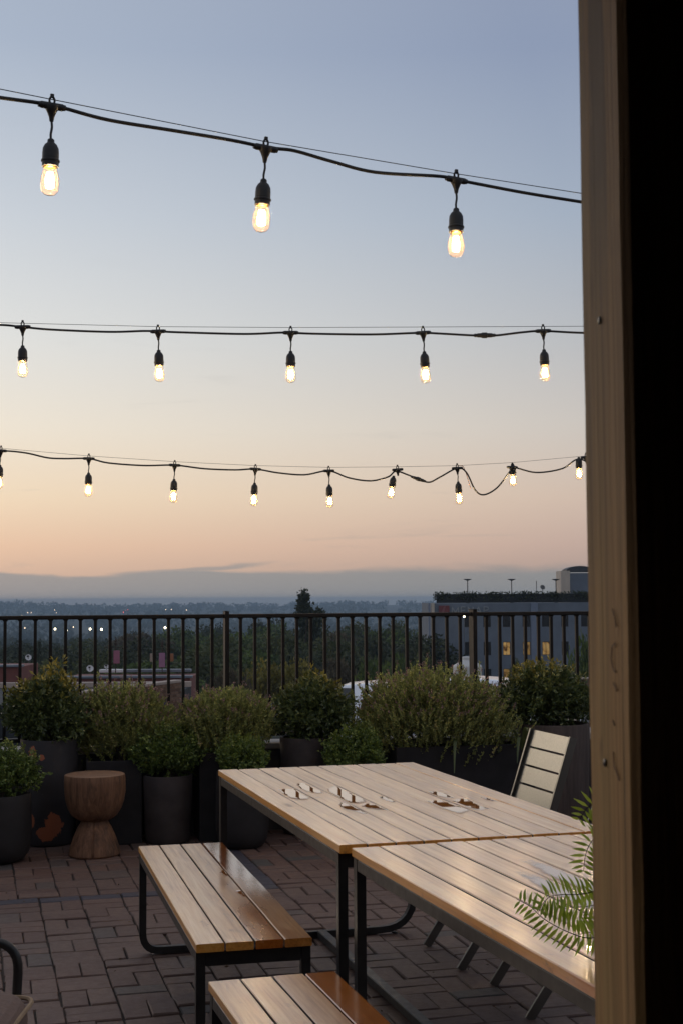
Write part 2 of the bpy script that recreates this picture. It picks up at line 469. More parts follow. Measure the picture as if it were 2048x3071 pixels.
# foliage : colour by leaf (rnd) and by age of the shoot (tip)
def leaf_mat(name, stops, tipc, rough=.45, transl=.25):
    mt, T = newmat(name)
    ar = T.n('ShaderNodeAttribute', _attribute_name='rnd'); at = T.n('ShaderNodeAttribute', _attribute_name='tip')
    c = T.ramp(ar.outputs['Fac'], stops)
    c = T.mix(at.outputs['Fac'], c, tipc)
    b = T.n('ShaderNodeBsdfPrincipled'); T.set(b, 'Base Color', c); T.set(b, 'Roughness', rough); T.set(b, 'Specular IOR Level', .45)
    tr = T.n('ShaderNodeBsdfTranslucent'); T.set(tr, 0, c)
    mx = T.n('ShaderNodeMixShader'); mx.inputs[0].default_value = transl
    T.set(mx, 1, b.outputs[0]); T.set(mx, 2, tr.outputs[0])
    o = T.n('ShaderNodeOutputMaterial'); T.set(o, 0, mx.outputs[0])
    return mt
MAT['box_leaf'] = leaf_mat('boxwood_leaf', [(0, (0.054, 0.084, 0.022)), (.5, (0.115, 0.169, 0.035)), (1, (0.176, 0.236, 0.054))], (0.297, 0.297, 0.054))
MAT['priv_leaf'] = leaf_mat('privet_leaf', [(0, (0.043, 0.062, 0.024)), (.5, (0.088, 0.119, 0.041)), (1, (0.142, 0.176, 0.057))], (0.446, 0.338, 0.054), .38)
MAT['lav_leaf'] = leaf_mat('lavender_leaf', [(0, (.135, .148, .056)), (.35, (.25, .275, .092)), (.75, (.36, .385, .125)), (1, (.40, .34, .15))], (.45, .47, .15), .7)
MAT['lav_flower'] = leaf_mat('lavender_flower', [(0, (0.200, 0.119, 0.112)), (.6, (0.338, 0.213, 0.194)), (1, (0.450, 0.300, 0.288))], (0.250, 0.163, 0.150), .8)
MAT['fern_leaf'] = leaf_mat('fern_leaf', [(0, (0.17, 0.26, 0.020)), (.5, (0.30, 0.42, 0.036)), (1, (0.42, 0.54, 0.07))], (0.46, 0.52, 0.08), .4, .35)
MAT['strap'] = leaf_mat('strap_leaf', [(0, (.06, .085, .03)), (1, (.11, .14, .05))], (.15, .16, .05), .4)
MAT['bark'] = simple('bark', (.055, .040, .030), .9, .4, 14, .7, 40, stretch=(3, 3, .6))
MAT['tree_dark'] = leaf_mat('tree_leaf_dark', [(0, (.026, .036, .018)), (.5, (.046, .058, .028)), (1, (.072, .082, .036))], (.06, .07, .03), .7)
MAT['tree_mid'] = leaf_mat('tree_leaf_mid', [(0, (.045, .060, .024)), (.5, (.078, .095, .034)), (1, (.115, .125, .045))], (.09, .10, .04), .7)
MAT['tree_green'] = leaf_mat('tree_leaf_green', [(0, (.055, .085, .024)), (.5, (.10, .145, .036)), (1, (.155, .20, .05))], (.13, .15, .04), .7)
MAT['tree_yellow'] = leaf_mat('tree_leaf_yellow', [(0, (.10, .095, .022)), (.5, (.19, .165, .030)), (1, (.28, .225, .045))], (.25, .2, .05), .7)
MAT['tree_brown'] = leaf_mat('tree_leaf_brown', [(0, (.062, .050, .032)), (.5, (.095, .080, .045)), (1, (.13, .105, .06))], (.12, .1, .05), .7)

MAT['alu'] = simple('brushed_aluminium', (.27, .27, .25), .34, .12, 5, .05, 200, metal=.95, stretch=(1, 30, 30))
MAT['alu_shade'] = simple('shaded_aluminium', (.15, .148, .14), .32, .12, 5, .05, 200, metal=.95)  # darker copy of the aluminium, shade on the legs put into the colour
MAT['fabric'] = simple('brown_seat_fabric', (.17, .115, .095), .9, .2, 120, .4, 300)
MAT['piping'] = simple('tan_piping', (.30, .21, .13), .8, .2, 60)
MAT['zip'] = simple('orange_cable_tie', (.45, .18, .07), .5, .1, 60)

# lamps on the strings
mt, T = newmat('glowing_filament')
e = T.n('ShaderNodeEmission'); e.inputs[0].default_value = (1, .70, .38, 1); e.inputs[1].default_value = 450
o = T.n('ShaderNodeOutputMaterial'); T.set(o, 0, e.outputs[0]); MAT['filament'] = mt
mt, T = newmat('bulb_glass')
tr = T.n('ShaderNodeBsdfTransparent'); tr.inputs[0].default_value = (1, .96, .87, 1)
tl = T.n('ShaderNodeBsdfTranslucent'); tl.inputs[0].default_value = (1, .50, .16, 1)
gs = T.n('ShaderNodeBsdfGlossy'); gs.inputs['Roughness'].default_value = .03
fr = T.n('ShaderNodeFresnel'); fr.inputs[0].default_value = 1.05
m1 = T.n('ShaderNodeMixShader'); m1.inputs[0].default_value = .012; T.set(m1, 1, tr.outputs[0]); T.set(m1, 2, tl.outputs[0])
m2 = T.n('ShaderNodeMixShader'); T.set(m2, 0, fr.outputs[0]); T.set(m2, 1, m1.outputs[0]); T.set(m2, 2, gs.outputs[0])
o = T.n('ShaderNodeOutputMaterial'); T.set(o, 0, m2.outputs[0]); MAT['glass_bulb'] = mt
mt, T = newmat('brass_cap'); finish(T, (.5, .28, .1), .3, .5, .9); MAT['brass'] = mt
def emis(name, c, s):
    mt, T = newmat(name)
    e = T.n('ShaderNodeEmission'); e.inputs[0].default_value = (*c, 1); e.inputs[1].default_value = s
    o = T.n('ShaderNodeOutputMaterial'); T.set(o, 0, e.outputs[0]); return mt

# =================================================================== THE SETTING
# ---------------------------------------------------------------- land
def terrain(x, y):
    z = float(np.interp(y, [-8000, 20, 60, 150, 400, 1200, 2400, 3500, 4000, 6000], [-9, -9, -9.5, -11, -24, -43, -38, -24, -20, -70]))
    if y > 1500:
        t = min(1, (y - 1500) / 2000)
        z += t * (-.0065 * x + 3.5 * math.sin(x / 190.0 + 1) + 2.2 * math.sin(x / 83.0))
    return z
ys = sorted(set(list(np.linspace(-5500, 0, 6)) + list(np.linspace(20, 400, 14)) + list(np.linspace(500, 1500, 8)) + list(np.linspace(1700, 4400, 22)) + [4800, 5200, 5800]))
xs = sorted(set(list(np.linspace(-5800, -1500, 10)) + list(np.linspace(-1400, 1400, 57)) + list(np.linspace(1500, 5800, 10))))
g = MB()
for yv in ys:
    for xv in xs: g.v.append((xv, yv, terrain(xv, yv)))
nx_ = len(xs)
for j in range(len(ys) - 1):
    for i in range(nx_ - 1):
        a = j * nx_ + i
        g.f.append((a, a + 1, a + nx_ + 1, a + nx_))
MAT['land'] = simple('dark_scrub_land', (.034, .040, .022), .95, .5, .02, 0)
tag(g.build('ground', MAT['land'], smooth=True), kind='structure')

# ---------------------------------------------------------------- roof terrace floor
RAIL0 = Vector((-.756, 9.086, 0)); RAIL_A = .2209
rd = Vector((math.cos(RAIL_A), math.sin(RAIL_A), 0)); rn = Vector((-math.sin(RAIL_A), math.cos(RAIL_A), 0))
slab = MB()
A_ = RAIL0 - rd * 7 + rn * .2; B_ = RAIL0 + rd * 7 + rn * .2
cs = [(-7.4, -4), (6.6, -4), (B_.x, B_.y), (A_.x, A_.y)]
slab.add([(x, y, -.3) for x, y in cs] + [(x, y, -.010) for x, y in cs], [(3, 2, 1, 0), (4, 5, 6, 7), (0, 1, 5, 4), (1, 2, 6, 5), (2, 3, 7, 6), (3, 0, 4, 7)])
floor = tag(slab.build('patio_floor', MAT['joint']), kind='structure')
below = MB(); below.box((-7.3, -4, -9.3), (6.5, 7.6, -.302))
tag(below.build('terrace_building', simple('grey_render', (.3, .29, .28), .9)), 'plain rendered building carrying the roof terrace', 'building')

PYAW = .26
pe = Vector((math.cos(PYAW), math.sin(PYAW), 0)); pu = Vector((-math.sin(PYAW), math.cos(PYAW), 0))
PO = Vector((-.327, 7.302, 0)); MOD = .204
rng = random.Random(5)
def paver_mesh(L, Wd, seed):
    r = random.Random(seed)
    b = MB(); h = .005; k = .0036
    def j(): return r.uniform(-.0022, .0022)
    x, y = L / 2, Wd / 2
    lo = [(-x, -y), (x, -y), (x, y), (-x, y)]
    lo = [(a + j(), c + j()) for a, c in lo]
    vs = [(a, c, -.045) for a, c in lo] + [(a, c, -h) for a, c in lo] + [(a - math.copysign(k, a), c - math.copysign(k, c), r.uniform(-.001, .001)) for a, c in lo]
    fs = [(0, 1, 5, 4), (1, 2, 6, 5), (2, 3, 7, 6), (3, 0, 4, 7), (4, 5, 9, 8), (5, 6, 10, 9), (6, 7, 11, 10), (7, 4, 8, 11), (8, 9, 10, 11)]
    return b.add(vs, fs)
PL, PW = .198, .0965
pm = [paver_mesh(PL, PW, i) for i in range(8)]
slots = []    # (centre v, centre u, rotated?, blue?)
for i in range(-22, 26):
    for jx in range(-40, 18):
        # near field below the dark course, and right of it ; far-left panel shifted past the dark course
        v0, u0 = i * MOD, jx * MOD
        left = i < 0
        if jx >= 0:
            if left: v0 -= .102; u0 += .102
        if (i + jx) % 2 == 0:
            slots += [(v0 + MOD / 2, u0 + MOD * .25, 0, 0), (v0 + MOD / 2, u0 + MOD * .75, 0, 0)]
        else:
            slots += [(v0 + MOD * .25, u0 + MOD / 2, 1, 0), (v0 + MOD * .75, u0 + MOD / 2, 1, 0)]
for i in range(-22, 0): slots.append((i * MOD + MOD / 2 - (.0 if i < -0 else 0), .051, 0, 1))
for jx in range(0, 14): slots.append((-.051, .102 + jx * MOD + MOD / 2, 1, 1))
inside = []
for (cv_, cu_, rot, blue) in slots:
    p = PO + pe * cv_ + pu * cu_
    d = (p - RAIL0).dot(rn)
    if d > .05 or p.y < .3 or p.x < -5 or p.x > 4: continue
    f = p.y
    sx = p.x / f
    vis = p.y > 4.75 and -.262 < sx < .186 and p.y < 9.2
    inside.append((0 if vis else 1, p.y, p, rot, blue))
inside.sort(key=lambda t: (t[0], t[1]))
meshes = {}
rest = MB(); restb = MB()
cnt = 0
for (inv, yy_, p, rot, blue) in inside:
    a = PYAW + (math.pi / 2 if rot else 0) + rng.gauss(0, .012)
    dz_ = rng.gauss(0, .0022)
    tx, ty = rng.gauss(0, .009), rng.gauss(0, .009)
    k = rng.randrange(8)
    jit = Vector((rng.gauss(0, .0016), rng.gauss(0, .0016), 0))
    if not inv and cnt < 300:
        key = (k, blue)
        if key not in meshes: meshes[key] = pm[k].mesh('paver', MAT['paver_blue' if blue else 'paver'])
        o = link('paver', meshes[key], floor, p + jit + Vector((0, 0, dz_)), (tx, ty, a))
        cnt += 1
    else:
        M = Matrix.Translation(p + jit + Vector((0, 0, dz_))) @ Matrix.Rotation(a, 4, 'Z') @ Matrix.Rotation(tx, 4, 'X') @ Matrix.Rotation(ty, 4, 'Y')
        tgt = restb if blue else rest
        tgt.add([tuple(M @ Vector(q)) for q in pm[k].v], pm[k].f)
tag(rest.build('paving', MAT['paver'], floor), kind='stuff')
if restb.v: tag(restb.build('dark_paving_course', MAT['paver_blue'], floor), kind='stuff')

# leaf litter and grit caught in the joints
rl = np.random.RandomState(6)
nl = 130
lp_ = np.stack([rl.uniform(-2.2, 1.6, nl), rl.uniform(4.6, 8.8, nl), np.full(nl, .006)], 1)
ld = rl.normal(size=(nl, 3)); ld[:, 2] = np.abs(ld[:, 2]) * .12
LITTER = (lp_, ld, rl)

# ---------------------------------------------------------------- railing
rail = thing('metal_railing', 'dark bronze metal railing with upright bars along the terrace edge', 'railing', RAIL0, RAIL_A)
QS, RH = .0937, 1.4023
tr = MB(); tr.box((-5.2, -.025, RH - .026), (5.2, .025, RH), .004); tr.build('top_rail', MAT['rail'], rail)
tr = MB(); tr.box((-5.2, -.02, .605), (5.2, .02, .63), .003); tr.build('bottom_rail', MAT['rail'], rail)
bar = MB(); bar.box((-.0098, -.0098, .63), (.0098, .0098, RH - .026), 0)
# little weld fillets under the top rail
for s_ in (-1, 1): bar.add([(s_ * .0098, -.008, RH - .026), (s_ * .0185, -.008, RH - .026), (s_ * .0098, -.008, RH - .036), (s_ * .0098, .008, RH - .026), (s_ * .0185, .008, RH - .026), (s_ * .0098, .008, RH - .036)], [(0, 1, 2), (5, 4, 3), (1, 4, 5, 2)])
barm = bar.mesh('bar', MAT['rail'])
pst = MB(); pst.box((-.0135, -.045, .5765), (.0135, .055, RH + .016), .002); pst.box((-.05, -.055, .5655), (.05, .085, .576), .003); pst.box((-.0165, -.048, RH + .017), (.0165, .058, RH + .021), .001)
pstm = pst.mesh('post', MAT['rail'])
par = thing('low_parapet', 'low dark parapet wall with pale coping under the railing', 'wall', RAIL0, RAIL_A)
q = MB(); q.box((-6, -.04, -.009), (6, .16, .525)); q.build('wall', simple('dark_parapet_render', (.05, .045, .045), .9, .3, 3, .3, 40), par)
for i in range(12):
    q = MB(); q.box((-6 + i + .004, -.065, .5255), (-6 + i + .996, .19, .5645), .006); q.build('coping_stone', simple('pale_parapet_coping', (.40, .37, .34), .8, .2, 6) if i == 0 else bpy.data.materials['pale_parapet_coping'], par)
for k in range(-52, 53):
    if k % 18 == 0: link('post', pstm, rail, (k * QS, 0, 0))
    elif -24 <= k <= 34: link('bar', barm, rail, (k * QS + rng.gauss(0, .0007), 0, 0), (rng.gauss(0, .0008), 0, 0))

# =================================================================== FURNITURE
def bent(points, rad, n=6):
    """polyline with rounded corners : list of (point, radius)"""
    P = [Vector(p) for p in points]; o = [P[0]]
    for i in range(1, len(P) - 1):
        r = rad[i] if isinstance(rad, (list, tuple)) else rad
        if r <= 0: o.append(P[i]); continue
        a = (P[i - 1] - P[i]).normalized(); b = (P[i + 1] - P[i]).normalized()
        p0 = P[i] + a * r; p1 = P[i] + b * r
        for k in range(n + 1):
            t = k / n
            o.append((1 - t) ** 2 * p0 + 2 * t * (1 - t) * P[i] + t * t * p1)
    o.append(P[-1])
    return o

def plank_mesh(Wd, L, th, seed):
    r = random.Random(seed)
    b = MB(); e = .0025; n = 14
    rows = []
    for i in range(n + 1):
        y = -L / 2 + L * i / n
        w0 = -Wd / 2 + r.uniform(-.0006, .0006); w1 = Wd / 2 + r.uniform(-.0006, .0006)
        dz = r.uniform(-.0005, .0005)
        rows.append([(w0 + e, y, -th), (w0, y, -th + e), (w0, y, -e + dz), (w0 + e, y, dz), (w1 - e, y, dz), (w1, y, -e + dz), (w1, y, -th + e), (w1 - e, y, -th)])
    vs = [p for q in rows for p in q]; fs = []
    for i in range(n):
        for k in range(8):
            j = (k + 1) % 8
            fs.append((i * 8 + k, i * 8 + j, i * 8 + 8 + j, i * 8 + 8 + k))
    fs.append(tuple(range(8))); fs.append(tuple(range(n * 8 + 7, n * 8 - 1, -1)))
    fs = [tuple(reversed(f)) for f in fs]
    return b.add(vs, fs)

def slat_furniture(name, label, cat, corner, yaw, nb, Wd, L, H, th, group, wets, rad, stretcher, seed, inset=.012):
    """origin at the floor under the far-left corner; local +x across the boards, -y towards the camera"""
    t = thing(name, label, cat, (corner[0], corner[1], 0), yaw, group)
    pitch = Wd / nb
    ms = [plank_mesh(pitch - .0055, L, th, seed + k).mesh('board', MAT['board'], True) for k in range(3)]
    for i in range(nb):
        o = link('board', ms[i % 3], t, (pitch * (i + .5), -L / 2 + rng.uniform(-.001, .001), H + rng.uniform(-.0006, .0006)))
        if (i // 3) % 2: o.rotation_euler = (0, 0, math.pi)
        o['wet'] = float(wets[i])
        o['outer'] = 1.0 if i in (0, nb - 1) else 0.0
    q = .0145
    for e, y in enumerate((-.03, -L + .03)):
        f = MB()
        zt = H - th - .001
        pts = bent([(q + inset * .3, y, zt), (q + inset * .3, y, q + .004), (Wd - q - inset * .3, y, q + .004), (Wd - q - inset * .3, y, zt)], rad, 7)
        f.tube(pts, q, 4, True, True)
        f.build('leg_frame', MAT['steel'], t)
        ap = MB(); ap.box((q * 2 + .004, y - q, zt - .045), (Wd - q * 2 - .004, y + q, zt), .002); ap.build('end_rail', MAT['steel'], t)
        for x in (.11, Wd - .11):
            ft = MB(); ft.lathe([(.014, 0), (.015, .002), (.013, .0045)], 10, Matrix.Translation((x, y, 0))); ft.build('foot', MAT['cable'], t)
    for x in (q + inset * .3, Wd - q - inset * .3):
        sr = MB(); sr.box((x - q + .001, -L + .046, zt - .035), (x + q - .001, -.046, zt - .0005), .002); sr.build('side_rail', MAT['steel'], t)
    if stretcher:
        s = MB(); s.box((Wd / 2 - .02, -L + .046, .006), (Wd / 2 + .02, -.046, .040), .003); s.build('stretcher', MAT['steel'], t)
    return t
TY = .2766
t1 = slat_furniture('slatted_table', 'farther slatted hardwood table with puddles on its top', 'table', (-.5476, 6.133), TY, 10, .906, 1.9535, .75, .026,
                    'slatted hardwood tables', [.3, .2, .25, .2, .3, .2, .25, .3, .2, .25], .16, True, 11)
T2Y = .2960
t2 = slat_furniture('slatted_table', 'nearer slatted hardwood table with dark stains and a fern on it', 'table', (.022, 4.209), T2Y, 10, .906, 1.9535, .75, .026,
                    'slatted hardwood tables', [.5, .35, .42, .36, .36, .32, .35, .3, .2, .2], .16, True, 21)
b1 = slat_furniture('slatted_bench', 'whole slatted bench standing left of the farther table', 'bench', (-.8739, 5.9738), .2453, 4, .365, 1.7454, .45, .026,
                    'slatted hardwood benches', [.10, .25, .62, .85], .075, False, 31)
b2 = slat_furniture('slatted_bench', 'near slatted bench cut off by the bottom of the picture', 'bench', (-.374, 3.872), .285, 4, .365, 1.7454, .45, .026,
                    'slatted hardwood benches', [.40, .5, .75, .88], .075, False, 41)

# puddles standing on the boards (coordinates along / across the boards)
def frame_uv(corner, yaw, pitch, H):
    u = Vector((-math.sin(yaw), math.cos(yaw), 0)); v = Vector((math.cos(yaw), math.sin(yaw), 0)); c = Vector((*corner, H))
    return lambda a, b: c - u * a + v * (b * pitch)
def puddle(name_label, fr_, poly, seed, group, inner=.72):
    r = random.Random(seed)
    lo = math.floor(sum(b for _, b in poly) / len(poly)) + .04; hi = lo + .92
    P = [(a, min(hi, max(lo, b))) for a, b in poly]
    n = len(P); pts = []
    for i in range(n):
        p0, p1, p2, p3 = P[i - 1], P[i], P[(i + 1) % n], P[(i + 2) % n]
        for k in range(5):
            t = k / 5
            q = [.5 * (2 * p1[d] + (p2[d] - p0[d]) * t + (2 * p0[d] - 5 * p1[d] + 4 * p2[d] - p3[d]) * t * t + (3 * p1[d] - p0[d] - 3 * p2[d] + p3[d]) * t ** 3) for d in (0, 1)]
            q[0] += r.uniform(-.012, .012); q[1] = min(hi, max(lo, q[1] + r.uniform(-.05, .05)))
            pts.append(q)
    ca = sum(q[0] for q in pts) / len(pts); cb = sum(q[1] for q in pts) / len(pts)
    o0 = fr_(ca, cb)
    m_ = len(pts); vs = []; up_ = Vector((0, 0, 1))
    for sc_, h in ((1.03, .0012), (inner, .0014)):
        for a, b in pts: vs.append(fr_(ca + (a - ca) * sc_, cb + (b - cb) * sc_) - o0 + up_ * h)
    fs = [(i, (i + 1) % m_, m_ + (i + 1) % m_, m_ + i) for i in range(m_)] + [tuple(range(m_, 2 * m_))]
    b = MB().add(vs, fs)
    me = b.mesh('puddle', MAT['puddle'])
    da = me.attributes.new('depth', 'FLOAT', 'POINT'); da.data.foreach_set('value', [0.0] * m_ + [1.0] * m_)
    # face the puddle upward
    if me.polygons[-1].normal.z < 0: me.flip_normals()
    tag(link('puddle', me, None, o0), name_label, 'puddle', group)
F1 = frame_uv((-.5476, 6.133), TY, .0906, .75)
PG = 'puddles on the farther table'
for lab, poly in [
    ('leftmost puddle on the farther table, on its second board', [(.694, 1.135), (.669, 1.549), (.699, 1.924), (.847, 1.851), (.973, 1.879), (.995, 1.432), (.902, 1.036)]),
    ('thin puddle on the third board of the farther table, nearer the railing', [(.554, 2.379), (.532, 2.735), (.687, 2.823), (.875, 2.773), (.815, 2.282), (.668, 2.181)]),
    ('large puddle on the fourth board of the farther table', [(.773, 3.082), (.638, 3.836), (.738, 3.879), (.926, 3.853), (1.118, 3.848), (1.161, 3.08), (1.024, 2.984)]),
    ('puddle on the third board of the farther table, nearer the camera', [(1.115, 2.596), (1.103, 2.792), (1.253, 2.895), (1.422, 2.85), (1.336, 2.521), (1.221, 2.32)]),
    ('puddle on the fourth board, just in front of the large one', [(1.197, 3.185), (1.15, 3.815), (1.265, 3.855), (1.362, 3.931), (1.306, 3.603), (1.263, 3.232)]),
    ('small puddle on the eighth board, farthest of the right-hand group', [(.947, 6.998), (.921, 7.356), (.984, 7.572), (1.144, 7.54), (1.067, 7.072)]),
    ('puddle on the seventh board of the farther table', [(1.152, 6.07), (1.154, 6.717), (1.258, 6.849), (1.357, 6.874), (1.451, 6.9), (1.49, 6.158), (1.268, 6.051)]),
    ('puddle on the eighth board, nearest of the right-hand group', [(1.181, 7.059), (1.135, 7.854), (1.302, 7.755), (1.43, 7.756), (1.444, 7.141), (1.329, 6.996)]),
    ('tiny puddle near the right edge of the farther table', [(1.139, 8.576), (1.164, 8.797), (1.267, 8.786), (1.227, 8.633)]),
    ('tiny puddle on the fifth board, between the two groups', [(1.019, 4.592), (1.009, 4.853), (1.164, 4.849), (1.141, 4.614)])]:
    puddle(lab, F1, poly, hash(lab) % 1000 if False else len(lab), PG)
F2 = frame_uv((.022, 4.209), T2Y, .0906, .75)
for k, (a0, a1, bb, lab) in enumerate([(.30, .95, 4, 'wet patch on the fifth board of the nearer table, behind the fern'), (.45, 1.10, 3, 'wet patch on the fourth board of the nearer table, behind the fern fronds'), (1.05, 1.62, 2, 'wet patch on the third board under the fern fronds'), (1.22, 1.66, 1, 'wet patch on the second board, nearest the table edge by the fern')]):
    L_ = a1 - a0
    puddle(lab, F2, [(a0, bb + .45), (a0 + L_ * .1, bb + .9), (a0 + L_ * .6, bb + .92), (a1, bb + .85), (a1 - L_ * .05, bb + .3), (a0 + L_ * .55, bb + .1), (a0 + L_ * .2, bb + .2)], 50 + k, 'wet patches on the nearer table', .35)
FB = frame_uv((-.8739, 5.9738), .2453, .09125, .45)
puddle('small puddle on the bench, the one farther from the camera', FB, [(.655, 2.70), (.63, 2.93), (.70, 2.95), (.735, 2.9), (.70, 2.8)], 71, 'puddles on the bench')
puddle('small puddle on the bench, the one nearer the camera', FB, [(1.01, 2.72), (1.0, 2.93), (1.08, 2.95), (1.15, 2.95), (1.10, 2.86), (1.05, 2.78)], 72, 'puddles on the bench')

# ---------------------------------------------------------------- folding chairs
TV = Vector((math.cos(TY), math.sin(TY), 0)); TU = Vector((-math.sin(TY), math.cos(TY), 0))
def folding_chair(label, f_far, f_near, turn=0., shift=0.):
    """local x : from the front feet to the back, local y : along the table, origin between the front feet"""
    c0 = (Vector((*f_far, 0)) + Vector((*f_near, 0))) / 2
    wdt = (Vector((*f_far, 0)) - Vector((*f_near, 0))).length
    t = thing('folding_chair', label, 'chair', c0 + TV * shift, TY + turn, 'silver slatted folding chairs')
    hw = wdt / 2
    def bend_pts(y): return bent([(0, y, 0), (.405, y, .585), (.513, y, .912)], .06, 5)
    for s_ in (-1, 1):
        b = MB()
        # flat bar upright, 12 x 26 mm, running from the front foot to the top of the back
        P = bend_pts(s_ * hw); vs = []
        for i, p in enumerate(P):
            a = (P[min(i + 1, len(P) - 1)] - P[max(i - 1, 0)]).normalized(); nrm = Vector((-a.z, 0, a.x))
            for dy, dn in ((-.006, -.017), (.006, -.017), (.006, .017), (-.006, .017)): vs.append(p + Vector((0, dy, 0)) + nrm * dn)
        fs = []
        for i in range(len(P) - 1):
            for k in range(4):
                j = (k + 1) % 4; fs.append((i * 4 + k, i * 4 + j, i * 4 + 4 + j, i * 4 + 4 + k))
        fs += [(3, 2, 1, 0), tuple(range(len(vs) - 4, len(vs)))]
        b.add(vs, fs); b.build('upright', MAT['alu_shade'], t)
        leg = MB(); leg.tube([(.03, s_ * (hw - .018), .43), (.50, s_ * (hw - .018), .006)], .010, 4, True, True); leg.build('rear_leg', MAT['alu_shade'], t)
    ax = (Vector((.513, 0, .912)) - Vector((.405, 0, .585))).normalized(); nr = Vector((-ax.z, 0, ax.x))
    base = Vector((.413, 0, .609))
    for i in range(4):
        s0, s1 = i * .0815, i * .0815 + .0725
        b = MB(); vs = []
        for s_ in (s0, s1):
            for y in (-hw + .007, hw - .007):
                for d in (-.004, .004): vs.append(base + ax * s_ + nr * d + Vector((0, y, 0)))
        b.add(vs, [(0, 1, 3, 2), (4, 6, 7, 5), (0, 4, 5, 1), (2, 3, 7, 6), (0, 2, 6, 4), (1, 5, 7, 3)])
        b.build('back_slat', MAT['alu'], t)
    for i in range(5):
        x = .02 + i * .082
        b = MB(); b.box((x, -hw + .02, .432), (x + .07, hw - .02, .441), .002); b.build('seat_slat', MAT['alu'], t)
    b = MB(); b.box((.066, -hw + .006, .094), (.084, hw - .006, .112), .002); b.build('stretcher', MAT['alu'], t)
    b = MB(); b.box((.40, -hw + .03, .09), (.415, hw - .03, .105), .002); b.build('stretcher', MAT['alu'], t)
    return t
folding_chair('silver slatted folding chair whose back shows beyond the farther table', (.351, 6.077), (.470, 5.687))
folding_chair('folding chair almost hidden behind the post, only its feet showing under the table', (.540, 5.455), (.639, 5.015), -.10, .025)

# ---------------------------------------------------------------- armchair cut by the left edge
ac = thing('armchair', 'black tube armchair with brown cushion at the left edge', 'armchair', (-1.155, 3.30, 0), 0)
for y in (-.32, .32):
    b = MB(); b.tube(bent([(.295, y, .012), (.322, y, .62), (-.30, y, .635), (-.36, y, .012)], [0, .075, .075, 0], 7), .0125, 10); b.build('arm_frame', MAT['steel'], ac, True)
for x, z in ((.30, .30), (-.33, .30)):
    b = MB(); b.tube([(x, -.32, z), (x, .32, z)], .0115, 8); b.build('cross_bar', MAT['steel'], ac, True)
def cushion(a, b, bev):
    q = MB(); q.box(a, b, bev); me = q.mesh('cushion', MAT['fabric'])
    o = link('cushion', me, ac)
    md = o.modifiers.new('round', 'SUBSURF'); md.levels = md.render_levels = 2
    return o
c1 = cushion((-.30, -.29, .36), (.385, .30, .545), .05)
pp = MB(); pp.tube(bent([(-.28, -.285, .49), (.372, -.285, .49), (.372, .29, .49), (-.28, .29, .49)], [0, .06, .06, 0], 6), .006, 6); pp.build('piping', MAT['piping'], c1)
b = MB(); b.box((-.36, -.28, .47), (-.22, .28, .86), .05)
c2 = link('back_cushion', b.mesh('back_cushion', MAT['fabric']), ac); md = c2.modifiers.new('round', 'SUBSURF'); md.levels = md.render_levels = 2
b = MB(); b.tube(bent([(-.33, -.32, .30), (-.37, -.32, .86), (-.37, .32, .86), (-.33, .32, .30)], [0, .06, .06, 0], 6), .0115, 8); b.build('back_frame', MAT['steel'], ac, True)

# ---------------------------------------------------------------- carved stool
st = thing('carved_stool', 'goblet-shaped carved wooden stool among the planters', 'stool', (-1.463, 8.255, 0))
def wobs(a, z): return .012 * math.sin(2 * a + 1) + .008 * math.sin(5 * a + z * 20)
b = MB(); b.lathe([(.070, .206), (.100, .212), (.132, .235), (.155, .275), (.169, .32), (.176, .37), (.177, .42), (.176, .466), (.173, .472)], 40, None, wobs)
b.build('bowl', MAT['stool'], st, True)
b = MB(); b.lathe([(.172, .4722), (.168, .4745), (.05, .4735)], 40, None, wobs); b.build('seat_top', wood_simple('worn_stool_top', (.15, .085, .055), (.26, .16, .105), (3, 26, 26), .6), st, True)
b = MB()
def wobb(a, z):
    # a split that runs down the front of the foot
    d = abs((a - 4.80 + math.pi) % (2 * math.pi) - math.pi)
    return wobs(a, z) - (.06 if d < .035 else 0)
b.lathe([(.140, 0), (.149, .012), (.145, .04), (.122, .11), (.098, .165), (.080, .195), (.076, .2125)], 90, None, wobb)
b.build('foot', MAT['stool'], st, True)

# =================================================================== PLANTERS AND PLANTS
def pot(label, cat, loc, prof, mat, group, soil_r, soil_z, n=36):
    t = thing('plant_pot', label, cat, loc, 0, group)
    b = MB(); b.lathe(prof, n); b.build('pot_body', mat, t, True)
    s_ = MB(); s_.lathe([(soil_r, soil_z - .03), (soil_r, soil_z), (soil_r * .5, soil_z + .012)], 20); s_.build('soil', MAT['soil'], t)
    return t
def cyl_prof(r0, r1, h, th=.016, roundb=.03):
    return [(r0 - roundb, 0), (r0 - roundb * .3, roundb * .3), (r0, roundb), (r0 + (r1 - r0) * .5, h * .5), (r1, h - .01), (r1 - .003, h), (r1 - th, h), (r1 - th - .002, h * .8), (r0 - th, h * .7)]
def egg_prof(r, h, th=.015):
    return [(r * .62, 0), (r * .80, .012), (r * .93, .05), (r * 1.0, .11), (r * 1.02, h * .5), (r * .99, h * .85), (r * .985, h - .008), (r * .97, h), (r * .97 - th, h), (r * .95 - th, h * .8)]
GP = 'plant pots along the railing'
pot('dark egg-shaped pot at the left edge of the picture', 'plant pot', (-2.0, 8.10, 0), egg_prof(.195, .385), MAT['pot'], GP, .165, .34)
pot('big charcoal pot with paint flaking off to terracotta', 'plant pot', (-1.815, 8.66, 0), cyl_prof(.160, .178, .645), MAT['flake'], GP, .155, .60)
pot('grey-brown cylindrical pot between the carved stool and the table', 'plant pot', (-1.088, 8.69, 0), cyl_prof(.139, .155, .415), MAT['pot2'], GP, .13, .37)
